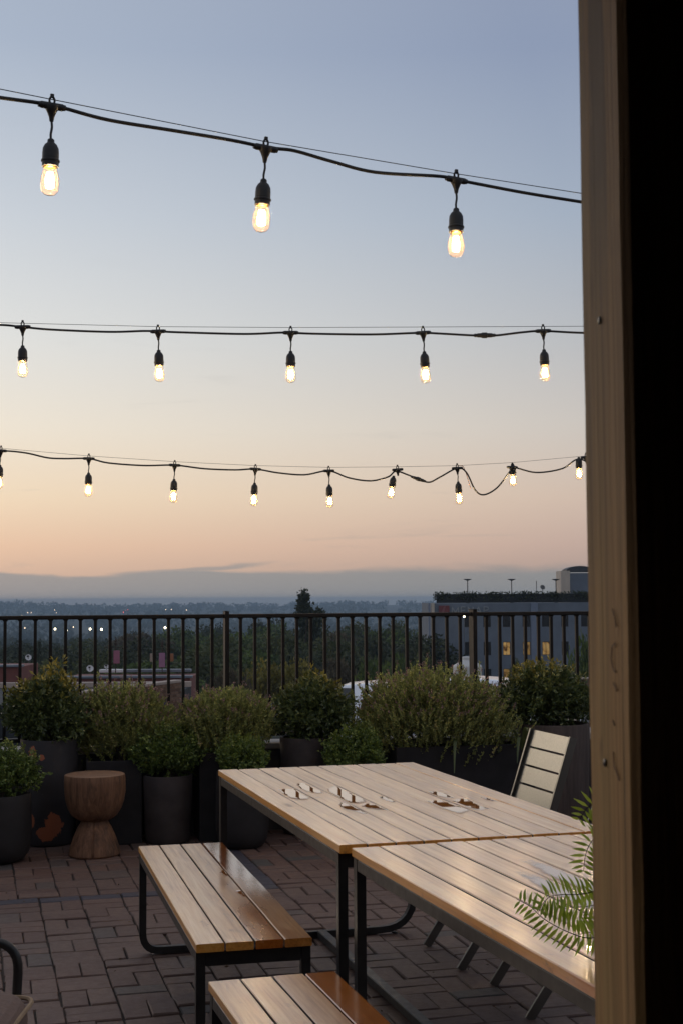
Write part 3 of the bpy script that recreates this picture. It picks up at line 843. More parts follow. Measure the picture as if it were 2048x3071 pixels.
pot('charcoal round-bottomed pot beside the far left table leg', 'plant pot', (-.612, 8.52, 0), egg_prof(.160, .455), MAT['pot'], GP, .135, .41)
pot('tall purple-brown pot behind the far end of the table', 'plant pot', (-.247, 8.98, 0), cyl_prof(.137, .158, .615), MAT['pot2'], GP, .135, .55)
pot('small pot hidden behind the far edge of the table', 'plant pot', (.098, 8.75, 0), cyl_prof(.135, .152, .40), MAT['pot'], GP, .125, .36)
pot('rough brown barrel pot behind the silver chair', 'plant pot', (1.400, 9.30, 0), cyl_prof(.225, .240, .665), MAT['barrel'], GP, .225, .60)
def trough(label, cx, cy, wx, wy, h, rz):
    t = thing('planter_box', label, 'planter', (cx, cy, 0), rz, 'black planter boxes')
    th = .02
    for a, b_ in (((-wx / 2, -wy / 2, 0), (wx / 2, -wy / 2 + th, h)), ((-wx / 2, wy / 2 - th, 0), (wx / 2, wy / 2, h)), ((-wx / 2, -wy / 2 + th + .001, 0), (-wx / 2 + th, wy / 2 - th - .001, h)), ((wx / 2 - th, -wy / 2 + th + .001, 0), (wx / 2, wy / 2 - th - .001, h))):
        q = MB(); q.box(a, b_, .003); q.build('side_panel', MAT['box'], t)
    q = MB(); q.box((-wx / 2 + th + .002, -wy / 2 + th + .002, .02), (wx / 2 - th - .002, wy / 2 - th - .002, h - .05)); q.build('soil', MAT['soil'], t)
trough('black planter box right behind the carved stool', -1.435, 8.735, .34, .30, .51, .22)
trough('black planter box half hidden by the grey-brown cylindrical pot', -.717, 8.87, .42, .32, .545, .22)
trough('long black planter box behind the far right table corner', .76, 9.20, .94, .36, .545, .22)

def leaves(points, dirs, length, width, rndv, tipv, rs, fold=.25, name='foliage'):
    """one leaf per point: a kite of two triangles along dir. arrays"""
    n = len(points)
    d = dirs / np.linalg.norm(dirs, axis=1, keepdims=True)
    ref = rs.normal(size=(n, 3))
    s = np.cross(d, ref); s /= np.linalg.norm(s, axis=1, keepdims=True) + 1e-9
    nrm = np.cross(s, d)
    L = np.asarray(length).reshape(-1, 1) * np.ones((n, 1)); Wd = np.asarray(width).reshape(-1, 1) * np.ones((n, 1))
    v0 = points; v1 = points + d * L * .5 + s * Wd * .5 + nrm * Wd * fold * .5
    v2 = points + d * L; v3 = points + d * L * .5 - s * Wd * .5 + nrm * Wd * fold * .5
    V = np.stack([v0, v1, v2, v3], 1).reshape(-1, 3)
    return V, np.repeat(rndv, 4), np.repeat(tipv, 4)
def leaf_object(name, parts, mat, parent):
    V = np.concatenate([p[0] for p in parts]); rn_ = np.concatenate([p[1] for p in parts]); tp = np.concatenate([p[2] for p in parts])
    n = len(V) // 4
    me = bpy.data.meshes.new(name)
    me.vertices.add(len(V)); me.vertices.foreach_set('co', V.astype(np.float32).ravel())
    me.loops.add(len(V)); me.loops.foreach_set('vertex_index', np.arange(len(V), dtype=np.int32))
    me.polygons.add(n); me.polygons.foreach_set('loop_start', np.arange(0, len(V), 4, dtype=np.int32))
    me.update(calc_edges=True)
    for nm, arr in (('rnd', rn_), ('tip', tp)):
        a = me.attributes.new(nm, 'FLOAT', 'POINT'); a.data.foreach_set('value', arr.astype(np.float32))
    me.materials.append(mat)
    return link(name, me, parent) if parent is not None or True else me

def lumpy(dirs, rs, k=7, amp=.16):
    """radius multiplier per direction from a few random lobes"""
    L = rs.normal(size=(k, 3)); L /= np.linalg.norm(L, axis=1, keepdims=True)
    w = rs.uniform(-1, 1, k)
    return 1 + amp * np.tanh((np.exp(4 * (dirs @ L.T - 1)) * w).sum(1) * 2)

def bush(kind, label, cx, cy, z0, z1, rx, ry, nspr, seed, peak=None, group='shrubs in the planters'):
    rs = np.random.RandomState(seed)
    t = thing({'box': 'boxwood_shrub', 'priv': 'privet_shrub', 'lav': 'lavender_bush'}[kind], label, 'shrub', (cx, cy, z0), 0, group)
    H = z1 - z0
    nspr = int(nspr * {'box': 1.5, 'priv': 1.5, 'lav': 3.0}[kind])
    # sprig tips spread through the volume, most of them near the surface
    d = rs.normal(size=(nspr, 3)); d[:, 2] = np.abs(d[:, 2]) * 1.0 - .45
    d /= np.linalg.norm(d, axis=1, keepdims=True)
    rad = rs.uniform(0, 1, nspr) ** .35 * lumpy(d, rs, 9, .22) * rs.uniform(.86, 1.10, nspr) * np.where(rs.uniform(size=nspr) < (.015 if kind == 'lav' else .05), rs.uniform(1.05, 1.28, nspr), 1)
    ctr = np.array([0, 0, H * .42])
    scl = np.array([rx, ry, H * .58])
    tip = ctr + d * scl * rad[:, None]
    if peak:
        gz = np.exp(-((tip[:, 0] - peak[0]) / (rx * .42)) ** 2) * peak[1]
        tip[:, 2] += np.where(tip[:, 2] > H * .5, gz, 0) * (tip[:, 2] / H)
    tip[:, 2] = np.maximum(tip[:, 2], (-.03 if kind == 'lav' else -.02) + .06 * rs.uniform(size=nspr))
    parts = []; fl = []
    if kind == 'lav':
        sd_ = d * np.array([.75, .75, .2]) + np.array([0, 0, 1.0]) + rs.normal(size=d.shape) * .16
    elif kind == 'priv':
        sd_ = d * .8 + np.array([0, 0, .55]) + rs.normal(size=d.shape) * .3
    else:
        sd_ = d * .8 + np.array([0, 0, .6]) + rs.normal(size=d.shape) * .25
    sd_ /= np.linalg.norm(sd_, axis=1, keepdims=True)
    SL, NL, LL, LW, spread = {'box': (.075, 20, .021, .013, .8), 'priv': (.105, 16, .040, .016, .75), 'lav': (.085, 26, .0190, .0095, .55)}[kind]
    base_r = np.clip(rs.normal(.45, .22, nspr), 0, 1)
    # shoots high on the outside are young
    hi = np.clip((tip[:, 2] / H - .62) / .38, 0, 1) * np.clip((rad - .8) / .2, 0, 1)
    for k in range(NL):
        f = (k + .5) / NL
        p = tip - sd_ * SL * (1 - f) * rs.uniform(.8, 1.2, (nspr, 1)) + rs.normal(size=tip.shape) * (.004 if kind != 'lav' else .0025)
        dd = sd_ * (1.1 - spread) + rs.normal(size=tip.shape) * spread * .75 + sd_ * (f ** 3) * .6
        young = hi * (f > .55) * {'box': .55, 'priv': .85, 'lav': .5}[kind] * rs.uniform(.3, 1, nspr)
        parts.append(leaves(p, dd, LL * rs.uniform(.7, 1.2, nspr), LW * rs.uniform(.75, 1.2, nspr), np.clip(base_r + rs.normal(0, .16, nspr), 0, 1), young, rs))
    leaf_object('foliage', parts, MAT[{'box': 'box_leaf', 'priv': 'priv_leaf', 'lav': 'lav_leaf'}[kind]], t)
    if kind == 'lav':
        sel = np.where((rad > .78) & (d[:, 2] > .02))[0]
        sel = sel[rs.uniform(size=len(sel)) < .30]
        fp = []
        for k in range(9):
            p = tip[sel] + sd_[sel] * (.012 + .0026 * k) + rs.normal(size=(len(sel), 3)) * .003
            dd = sd_[sel] * .6 + rs.normal(size=(len(sel), 3)) * .8
            fp.append(leaves(p, dd, .010, .0075, rs.uniform(size=len(sel)), np.zeros(len(sel)), rs))
        leaf_object('flower_heads', fp, MAT['lav_flower'], t)
    sm = MB(); r_ = random.Random(seed)
    for k in range(9 if kind == 'lav' else 6):
        a = r_.uniform(0, 6.28); e_ = r_.uniform(.3, .8)
        sm.tube(smoothline([(r_.uniform(-.03, .03), r_.uniform(-.03, .03), -.05), (math.cos(a) * rx * .3 * e_, math.sin(a) * ry * .3 * e_, H * .2), (math.cos(a) * rx * .75 * e_, math.sin(a) * ry * .75 * e_, H * .6)], 4), [.007] * 5 + [.004] * 4, 5)
    sm.build('stems', MAT['bark'], t, True)
    return t
bush('box', 'small dark boxwood in the egg-shaped pot at the left edge', -2.0, 8.10, .37, .70, .265, .25, 430, 1)
bush('priv', 'large pointed dark shrub in the big flaking pot', -1.855, 8.66, .60, 1.01, .29, .24, 620, 2, (.05, .075))
bush('lav', 'left-hand lavender bush behind the carved stool', -1.385, 8.80, .50, .995, .315, .21, 820, 3)
bush('box', 'bright boxwood in the grey-brown cylindrical pot', -1.088, 8.68, .395, .745, .225, .215, 440, 4)
bush('lav', 'middle lavender bush behind the two small boxwoods', -.717, 8.87, .54, 1.005, .335, .26, 880, 5)
bush('box', 'small boxwood just left of the far table corner', -.612, 8.52, .44, .685, .19, .19, 300, 6)
bush('priv', 'yellow-tipped shrub in the tall purple-brown pot', -.196, 8.98, .58, 1.01, .27, .23, 560, 7, (.0, .05))
bush('box', 'small boxwood centred behind the far edge of the table', .098, 8.75, .37, .735, .205, .205, 380, 8)
bush('lav', 'widest lavender bush, in the long black planter box', .575, 9.20, .51, 1.02, .53, .27, 1400, 9)
bush('priv', 'dense dark shrub at the right, beside the timber post', 1.383, 9.30, .65, 1.075, .325, .25, 680, 10, (-.05, .03))

# strap leaves hanging from the long planter
sl = thing('strap_leaf_plant', 'arching strap-leaf plant at the right end of the long planter box', 'plant', (1.155, 9.09, .51))
r_ = random.Random(4)
for k, (dx_, dz_, ln) in enumerate([(.10, -.14, .26), (-.12, .06, .24), (.02, .10, .22), (.14, .02, .22), (-.05, -.10, .2), (.07, .07, .2), (-.52, -.16, .2)]):
    b = MB(); o_ = Vector((0 if dx_ > -.4 else -.42, 0, 0)); dx2 = dx_ if dx_ > -.4 else -.03
    for sgn in (1,):
        pts = [o_ + Vector((dx2 * t_, -.16 * t_ - .05, .12 * math.sin(t_ * math.pi * .9) + dz_ * t_ * t_)) for t_ in [i / 7 for i in range(8)]]
        vs = []
        for i, p in enumerate(pts):
            w = .011 * math.sin(math.pi * (i + .6) / 8.2)
            vs += [p + Vector((w, 0, .003)), p, p + Vector((-w, 0, .003))]
        fs = []
        for i in range(7): fs += [(i * 3, i * 3 + 1, i * 3 + 4, i * 3 + 3), (i * 3 + 1, i * 3 + 2, i * 3 + 5, i * 3 + 4)]
        b.add(vs, fs)
    me = b.mesh('leaf', MAT['strap'])
    for nm, vv in (('rnd', r_.random()), ('tip', 0.0)):
        a = me.attributes.new(nm, 'FLOAT', 'POINT'); a.data.foreach_set('value', [vv] * len(me.vertices))
    link('leaf', me, sl)

lp_, ld, rl = LITTER
tag(leaf_object('leaf_litter', [leaves(lp_, ld, rl.uniform(.008, .026, len(lp_)), rl.uniform(.005, .012, len(lp_)), rl.uniform(size=len(lp_)), np.zeros(len(lp_)), rl)], leaf_mat('dry_leaf', [(0, (.03, .02, .012)), (.6, (.10, .06, .03)), (1, (.22, .15, .07))], (.2, .15, .05), .7), None), 'scattered dry leaf fragments on the brick paving', 'leaf litter', kind='stuff')

# ---------------------------------------------------------------- fern on the nearer table
fern = thing('potted_fern', 'green fern arching over the nearer table beside the post', 'fern', (.665, 3.06, .752))
FO = Vector((.665, 3.06, .752))
b = MB(); b.lathe([(.050, 0), (.056, .006), (.074, .10), (.080, .102), (.080, .118), (.070, .118), (.064, .09)], 24); b.build('pot', MAT['fired'], fern, True)
b = MB(); b.lathe([(.066, .085), (.066, .100), (.03, .106)], 16); b.build('soil', MAT['soil'], fern)
fronds = [
    [(.655, 3.04, .86), (.606, 3.0, .885), (.557, 2.98, .885), (.519, 2.96, .876), (.487, 2.94, .876), (.452, 2.92, .880), (.425, 2.9, .880), (.408, 2.88, .872), (.396, 2.87, .855)],
    [(.645, 3.03, .85), (.60, 2.96, .84), (.549, 2.9, .812), (.502, 2.87, .803), (.457, 2.87, .815), (.411, 2.88, .838), (.384, 2.9, .860), (.357, 2.92, .872)],
    [(.655, 3.05, .86), (.607, 3.0, .945), (.572, 3.0, .982), (.541, 2.98, .988), (.521, 2.96, .979), (.508, 2.95, .956), (.501, 2.94, .921)],
    [(.660, 3.05, .86), (.625, 3.03, .98), (.582, 3.0, 1.045), (.546, 3.0, 1.055), (.522, 3.0, 1.046), (.504, 3.0, 1.019)],
    [(.650, 3.05, .855), (.60, 3.0, .86), (.565, 2.97, .825), (.524, 2.95, .800), (.492, 2.93, .797), (.479, 2.92, .800)],
    [(.650, 3.06, .855), (.60, 3.03, .865), (.551, 3.0, .845), (.515, 3.0, .838), (.479, 3.0, .836), (.462, 3.0, .830)]]
r_ = random.Random(77)
for k in range(9):
    a = r_.uniform(-1.9, 1.75); ln = r_.uniform(.2, .3); hh = r_.uniform(.05, .2)
    fronds.append([FO + Vector((math.cos(a) * ln * t_, math.sin(a) * ln * t_, .10 + hh * math.sin(t_ * 2.2) * 1.2 - .06 * t_ * t_)) for t_ in (0.02, .25, .5, .75, 1.0)])
rs = np.random.RandomState(12)
MAT['fern_stem'] = simple('fern_stem', (.035, .032, .012), .95, .2, 40, spec=.08)
for fi, fp in enumerate(fronds):
    line = smoothline([Vector(p) - FO for p in fp], 8)
    q = MB(); q.tube(line, [.0016 - .0011 * i / len(line) for i in range(len(line))], 5)
    fo = q.build('frond', MAT['fern_stem'], fern)
    # leaflets in pairs along the rachis
    tot = sum((line[i + 1] - line[i]).length for i in range(len(line) - 1)); step = .0108
    V = []; rv = []; acc = 0; nxt = tot * .22
    run = 0
    for i in range(len(line) - 1):
        seg = (line[i + 1] - line[i]); L = seg.length
        while nxt < run + L:
            p = line[i] + seg * ((nxt - run) / L); t_ = seg.normalized(); f = nxt / tot
            side = (t_.cross(Vector((rs.normal() * .15, -.35, 1))) if fi > 5 else (lambda w_: w_ - t_ * w_.dot(t_))(Vector((rs.normal() * .08, .30, 1)))).normalized(); upn = side.cross(t_).normalized()
            ll = (.043 * math.sin(math.pi * min(1, max(.05, (1.06 - f) / .92)) ** .8) * .95 + .006) * rs.uniform(.85, 1.1)
            for sg in (-1, 1):
                dd = (side * sg * 1.0 + t_ * .35 + upn * rs.normal(.12, .18)).normalized()
                wv = dd.cross(upn).normalized() * (.0022 + ll * .034)
                b0 = p; p1 = p + dd * ll * .30 + wv; p3 = p + dd * ll * .30 - wv; p2 = p + dd * ll - upn * ll * .14; pm_ = p + dd * ll * .62 + wv * .8; pn_ = p + dd * ll * .62 - wv * .8
                V += [b0, p1, pm_, p3, p3, pm_, p2, pn_]
                rv += [rs.uniform()] * 8
            nxt += step
        run += L
    Vn = np.array([tuple(v) for v in V])
    leaf_object('leaflets', [(Vn, np.array(rv), np.full(len(rv), .0 + .3 * (fi == 3)))], MAT['fern_leaf'], fo)

# =================================================================== STRING LIGHTS
def lamp_meshes():
    conn = MB()
    conn.tube([(-.037, 0, 0), (-.030, 0, 0), (-.0295, 0, 0), (.0295, 0, 0), (.030, 0, 0), (.037, 0, 0)], [.0075, .0085, .0095, .0095, .0085, .0075], 10)
    conn.lathe([(.0055, -.042), (.0075, -.030), (.013, -.016), (.020, -.004), (.019, .002)], 14)
    lp = [(.009 * math.sin(a) * .8, 0, .015 - .010 * math.cos(a)) for a in [i * 2 * math.pi / 10 for i in range(11)]]
    conn.tube(lp, .0032, 6, False); conn.box((-.005, -.004, .0225), (.005, .004, .033), .001)
    drop = MB(); drop.tube(smoothline([(0, 0, -.040), (.0016, 0, -.058), (-.001, 0, -.078), (0, 0, -.094)], 4), .0034, 8)
    sock = MB(); sock.lathe([(r_ * 1.08, z_) for r_, z_ in [(.006, -.090), (.0085, -.093), (.009, -.100), (.015, -.106), (.0195, -.116), (.0205, -.128), (.0205, -.146), (.0230, -.148), (.0230, -.152), (.0205, -.153), (.0205, -.166), (.0185, -.166), (.0175, -.150)]], 20)
    bulb = MB(); bulb.lathe([(r_ * 1.08, z_) for r_, z_ in [(.0150, -.158), (.0160, -.166), (.0185, -.178), (.0222, -.194), (.0238, -.209), (.0232, -.222), (.0200, -.233), (.0140, -.2405), (.006, -.2435)]], 24)
    cap = MB(); cap.lathe([(.0145, -.160), (.0150, -.168), (.008, -.1685)], 14)
    fil = MB()
    for k in range(6):
        a = k * math.pi / 3
        x, y = .0062 * math.cos(a), .0062 * math.sin(a)
        fil.tube([(x * .7, y * .7, -.182), (x * 1.35, y * 1.35, -.2), (x * 1.2, y * 1.2, -.222)], .0030, 6)
    return conn, drop, sock, bulb, cap, fil
cn_, dr_, so_, bu_, ca_, fi_ = lamp_meshes()
def joined(*ms):
    b = MB()
    for q in ms: b.add(q.v, q.f)
    return b
ME = dict(holder=joined(cn_, dr_, so_).mesh('lamp_holder', MAT['cable'], True), socket=so_.mesh('socket', MAT['cable'], True), conn=cn_.mesh('connector', MAT['cable'], True),
          bulb=bu_.mesh('bulb', MAT['glass_bulb'], True), cap=ca_.mesh('bulb_cap', MAT['brass'], True), fil=fi_.mesh('filament', MAT['filament'], True))
def string_light(label, cable, lamps, plugs, tilts=None, R_=.0054, skip=None):
    o0 = Vector(cable[0])
    t = thing('string_light', label, 'string light', o0, 0, 'strings of bulbs over the terrace')
    ln = smoothline([Vector(p) - o0 for p in cable], 7)
    b = MB(); b.tube(ln, R_, 8); b.build('cable', MAT['cable'], t, True)
    for i, p in enumerate(lamps):
        P = Vector(p) - o0
        # direction of the cable here
        j = min(range(len(ln) - 1), key=lambda q: (ln[q] - P).length)
        tang = ln[min(j + 1, len(ln) - 1)] - ln[max(j - 1, 0)]
        rz = math.atan2(tang.y, tang.x); ry = -math.atan2(tang.z, math.hypot(tang.x, tang.y)) * .6
        mode = (tilts or {}).get(i)
        if mode is None:
            h = link('lamp_holder', ME['holder'], t, P, (rng.uniform(-.05, .05), ry * .25 + rng.uniform(-.055, .055), rz))
            par = h; kids = Matrix.Identity(4)
            link('bulb', ME['bulb'], h); link('filament', ME['fil'], h); link('bulb_cap', ME['cap'], h)
        else:
            # the drop has been folded up: the socket hangs straight from the wire
            c_ = link('connector', ME['conn'], t, P + Vector(mode[2]), (0, ry, rz))
            h = link('lamp_holder', ME['socket'], t, P + Vector(mode[1]), (0, mode[0], rz))
            link('bulb', ME['bulb'], h); link('filament', ME['fil'], h); link('bulb_cap', ME['cap'], h)
    for p, tan in plugs:
        P = Vector(p) - o0; d_ = Vector(tan).normalized()
        b = MB(); prof = [(-.052, .007), (-.045, .0095), (-.040, .0075), (-.034, .0105), (-.018, .0105), (-.012, .014), (.010, .014), (.013, .011), (.034, .0105), (.040, .0075), (.045, .009), (.052, .0065)]
        b.tube([P + d_ * s_ for s_, _ in prof], [r for _, r in prof], 10); b.build('plug', MAT['cable'], t, True)
    return t
def support_wire(label, pts, r=.0013):
    o0 = Vector(pts[0])
    b = MB(); b.tube([Vector(p) - o0 for p in pts], r, 6)
    tag(link('support_wire', b.mesh('support_wire', MAT['wire']), None, o0), label, 'wire', 'wires carrying the string lights')
C1=[(-1.181,3.405,2.815),(-1.011,3.502,2.817),(-0.892,3.566,2.818),(-0.8,3.615,2.821),(-0.768,3.631,2.818),(-0.736,3.647,2.817),(-0.628,3.702,2.804),(-0.46,3.785,2.802),(-0.32,3.851,2.799),(-0.242,3.887,2.794),(-0.211,3.9,2.789),(-0.175,3.919,2.793),(-0.125,3.944,2.794),(-0.025,3.994,2.78),(0.105,4.057,2.766),(0.306,4.15,2.781),(0.357,4.174,2.777),(0.396,4.191,2.775),(0.574,4.267,2.764),(0.765,4.347,2.757),(1.024,4.45,2.747),(1.509,4.634,2.75)]
W1=[(-1.182,3.405,2.849),(-0.892,3.566,2.841),(-0.768,3.631,2.836),(-0.211,3.9,2.808),(0.355,4.172,2.796),(0.765,4.347,2.785),(1.51,4.634,2.78)]
L1=[(-0.768,3.631,2.818),(-0.211,3.9,2.789),(0.357,4.174,2.777)]
C2=[(-2.144,6.537,2.827),(-1.835,6.545,2.81),(-1.628,6.55,2.814),(-1.518,6.553,2.804),(-1.379,6.556,2.791),(-1.109,6.563,2.78),(-0.943,6.567,2.784),(-0.872,6.569,2.782),(-0.755,6.572,2.777),(-0.463,6.579,2.769),(-0.296,6.583,2.775),(-0.238,6.585,2.775),(-0.129,6.588,2.77),(0.143,6.594,2.766),(0.332,6.599,2.772),(0.397,6.601,2.774),(0.479,6.603,2.77),(0.637,6.607,2.761),(0.694,6.608,2.761),(0.753,6.61,2.761),(0.879,6.613,2.776),(0.977,6.615,2.782),(1.164,6.62,2.773),(1.408,6.626,2.773),(1.62,6.631,2.785),(1.939,6.639,2.802)]
W2=[(-2.145,6.537,2.838),(-1.628,6.55,2.825),(-0.872,6.569,2.805),(-0.238,6.585,2.8),(0.398,6.601,2.802),(1.165,6.62,2.805),(1.939,6.639,2.819)]
L2=[(-1.518,6.553,2.804),(-0.872,6.569,2.782),(-0.238,6.585,2.775),(0.397,6.601,2.774),(0.977,6.615,2.782),(1.62,6.631,2.785)]
C3=[(-2.62,8.6,2.482),(-2.361,8.649,2.439),(-2.144,8.691,2.443),(-1.994,8.719,2.431),(-1.861,8.744,2.402),(-1.754,8.764,2.398),(-1.607,8.792,2.4),(-1.486,8.819,2.374),(-1.27,8.867,2.361),(-1.074,8.91,2.366),(-0.886,8.95,2.346),(-0.691,8.992,2.341),(-0.56,9.02,2.348),(-0.41,9.051,2.325),(-0.24,9.087,2.315),(-0.082,9.12,2.343),(0.048,9.141,2.298),(0.192,9.165,2.279),(0.309,9.184,2.306),(0.362,9.193,2.345),(0.44,9.206,2.322),(0.514,9.217,2.293),(0.587,9.229,2.273),(0.661,9.241,2.309),(0.777,9.26,2.369),(0.839,9.269,2.34),(0.897,9.278,2.223),(0.956,9.287,2.191),(1.046,9.3,2.238),(1.131,9.313,2.342),(1.158,9.317,2.378),(1.317,9.34,2.344),(1.499,9.367,2.372),(1.612,9.384,2.438),(1.743,9.403,2.392),(1.896,9.425,2.405),(2.019,9.443,2.442),(2.235,9.474,2.414),(2.454,9.506,2.464),(2.766,9.55,2.445)]
W3=[(-2.62,8.6,2.504),(-2.152,8.689,2.459),(-1.607,8.792,2.417),(-1.074,8.91,2.389),(-0.56,9.02,2.371),(-0.082,9.12,2.366),(0.362,9.193,2.374),(0.777,9.26,2.386),(1.153,9.316,2.41),(1.652,9.39,2.459),(2.77,9.55,2.582)]
L3=[(-2.144,8.691,2.443),(-1.607,8.792,2.4),(-1.074,8.91,2.366),(-0.56,9.02,2.348),(-0.082,9.12,2.343),(0.362,9.193,2.345),(0.777,9.26,2.369),(1.156,9.316,2.399),(1.615,9.384,2.444),(2.019,9.443,2.442),(2.454,9.506,2.464)]
string_light('highest and nearest string of glowing bulbs, sloping down to the post', C1, L1, [])
string_light('middle string of five glowing bulbs, hanging level', C2, L2, [((.694, 6.608, 2.761), (1, 0, 0))])
string_light('lowest string of small bulbs above the railing, slack at its right end', C3, L3, [((0.514, 9.217, 2.293), (.156, .025, -.052))],
             {5: (.16, (.0, -.0, .058), (.012, 0, .01)), 7: (.0, (.0, 0, .095), (-.005, -.012, -.022)), 8: (0, (0, 0, .098), (.05, 0, .005))})
support_wire('thin wire above the highest string of bulbs', W1)
support_wire('thin wire above the middle string of bulbs', W2)
support_wire('thin wire above the lowest string of bulbs', W3)
zt = [(0.786,9.261,2.387),(0.816,9.266,2.381),(0.839,9.269,2.325),(0.867,9.274,2.231)]
b = MB(); b.tube(smoothline([Vector(p) - Vector(zt[0]) for p in zt], 5), .0022, 5)
tag(link('cable_tie', b.mesh('cable_tie', MAT['zip']), None, zt[0]), 'loose orange tie end dangling from the lowest string', 'cable tie')

# =================================================================== SHELTER THE CAMERA STANDS IN
post = thing('timber_post', 'weathered square timber post filling the right edge of the picture', 'post', (.2, .968, 0))
b = MB(); n = 40; rr = random.Random(3); vs = []; fs = []
wd, dp = .168, .167
for i in range(n + 1):
    z = 2.358 * i / n
    j = [rr.uniform(-.0003, .0003) for _ in range(8)]; e = .006
    ring = [(e, 0), (wd - e, 0), (wd, e), (wd, dp - e), (wd - e, dp), (e, dp), (0, dp - e), (0, e)]
    vs += [(x + j[k], y + j[(k + 3) % 8], z) for k, (x, y) in enumerate(ring)]
for i in range(n):
    for k in range(8):
        q = (k + 1) % 8; fs.append((i * 8 + k, i * 8 + q, i * 8 + 8 + q, i * 8 + 8 + k))
fs += [tuple(range(7, -1, -1)), tuple(range(n * 8, n * 8 + 8))]
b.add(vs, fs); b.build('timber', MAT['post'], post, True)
for yb_, zb in ((.085, 1.708), (.095, 1.370)):
    q = MB(); q.lathe([(.0030, 0), (.0032, .001), (.002, .0018)], 12, Matrix.Translation((-.0005, yb_, zb)) @ Matrix.Rotation(-math.pi / 2, 4, 'Y')); q.build('bolt', MAT['wire'], post, True)
# faint stamped characters on the lit face
for k, strokes in enumerate([[(.055, 1.487), (.045, 1.481), (.040, 1.474)], [(.045, 1.462), (.058, 1.459), (.062, 1.450), (.055, 1.443), (.047, 1.441)], [(.055, 1.433), (.043, 1.428)], [(.060, 1.405), (.054, 1.402)], [(.060, 1.382), (.058, 1.372), (.048, 1.368), (.040, 1.364)]]):
    q = MB(); q.tube([(-.0006, y, z) for y, z in strokes], .0009, 4)
    for i in range(len(q.v)): q.v[i] = (-.0016 if q.v[i][0] < -.0006 else -.0008, q.v[i][1], q.v[i][2])
    q.build('stamped_mark', MAT['ink'], post)
sh = thing('unseen_shelter', 'unseen dark shelter behind the camera, its roof shaped to shade the post', 'shelter', (0, 0, 0))  # unseen enclosure, built to darken the post front; roof set low for shade
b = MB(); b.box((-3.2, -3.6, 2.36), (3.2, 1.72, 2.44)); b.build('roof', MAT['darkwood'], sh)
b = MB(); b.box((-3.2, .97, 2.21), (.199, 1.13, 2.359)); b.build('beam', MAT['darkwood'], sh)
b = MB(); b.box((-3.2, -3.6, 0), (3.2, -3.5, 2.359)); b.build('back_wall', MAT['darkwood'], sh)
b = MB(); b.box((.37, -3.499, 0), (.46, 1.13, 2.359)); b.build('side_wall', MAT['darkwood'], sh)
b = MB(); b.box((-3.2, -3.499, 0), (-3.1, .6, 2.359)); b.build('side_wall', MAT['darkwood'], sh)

# =================================================================== BEYOND THE RAILING
# ---------------------------------------------------------------- trees
def clump_crown(seed, ncl, per, lsz, fn):
    """crown as clumps of leaf faces : fn(rs) -> clump centre (unit coordinates)"""
    rs = np.random.RandomState(seed); parts = []
    for c in range(ncl):
        p0, rad = fn(rs)
        d = rs.normal(size=(per, 3)); d /= np.linalg.norm(d, axis=1, keepdims=True)
        rr_ = rs.uniform(0, 1, per) ** .4
        p = np.array(p0) + d * (rr_ * rad)[:, None] * np.array([1, 1, .75])
        dd = d * .6 + rs.normal(size=d.shape) * .6
        base = np.clip(rs.normal(.48, .3), 0, 1)
        parts.append(leaves(p, dd, lsz * rs.uniform(.7, 1.3, per), lsz * .7 * rs.uniform(.7, 1.3, per), np.clip(base + rs.normal(0, .15, per), 0, 1), np.zeros(per), rs))
    return parts
def crown_mesh(name, parts, mat):
    o = leaf_object(name, parts, mat, None); me = o.data; bpy.data.objects.remove(o); return me
def f_round(rs):
    d = rs.normal(size=3); d[2] = abs(d[2]) * 1.1 - .35; d /= np.linalg.norm(d)
    return (d[0] * .42 * rs.uniform(.55, 1), d[1] * .42 * rs.uniform(.55, 1), .60 + d[2] * .36 * rs.uniform(.5, 1)), rs.uniform(.09, .15)
def f_flat(rs):
    d = rs.normal(size=3); d[2] = abs(d[2]) - .2; d /= np.linalg.norm(d)
    return (d[0] * .5 * rs.uniform(.4, 1), d[1] * .5 * rs.uniform(.4, 1), .70 + d[2] * .22 * rs.uniform(.4, 1)), rs.uniform(.08, .13)
def f_tall(rs):
    z = rs.uniform(.22, 1.0); w = .20 * (1.05 - z) ** .6
    a = rs.uniform(0, 6.28)
    sh_ = 0 if z < .55 or rs.uniform() < .55 else .16
    zz = z if not sh_ else z * .86
    return (sh_ + math.cos(a) * w * rs.uniform(.2, 1), math.sin(a) * w * rs.uniform(.2, 1), zz), rs.uniform(.035, .075)
def f_cyp(rs):
    z = rs.uniform(.08, 1.0); w = .10 * math.sin(math.pi * min(1, z * .85 + .12)) ** .7
    a = rs.uniform(0, 6.28)
    return (math.cos(a) * w * .7, math.sin(a) * w * .7, z), rs.uniform(.025, .045)
def trunk_mesh(seed, h=.55, r=.028):
    rr_ = random.Random(seed); b = MB()
    b.tube([(0, 0, -.05), (rr_.uniform(-.01, .01), 0, h * .4), (rr_.uniform(-.02, .02), rr_.uniform(-.02, .02), h)], [r, r * .75, r * .5], 7)
    for k in range(5):
        a = k * 1.257 + rr_.uniform(-.3, .3)
        b.tube([(0, 0, h * rr_.uniform(.55, .9)), (math.cos(a) * .14, math.sin(a) * .14, h * 1.1), (math.cos(a) * .28, math.sin(a) * .28, h * 1.3 + rr_.uniform(0, .1))], [r * .45, r * .3, r * .12], 5)
    return b.mesh('trunk', MAT['bark'], True)
PROTO = {}
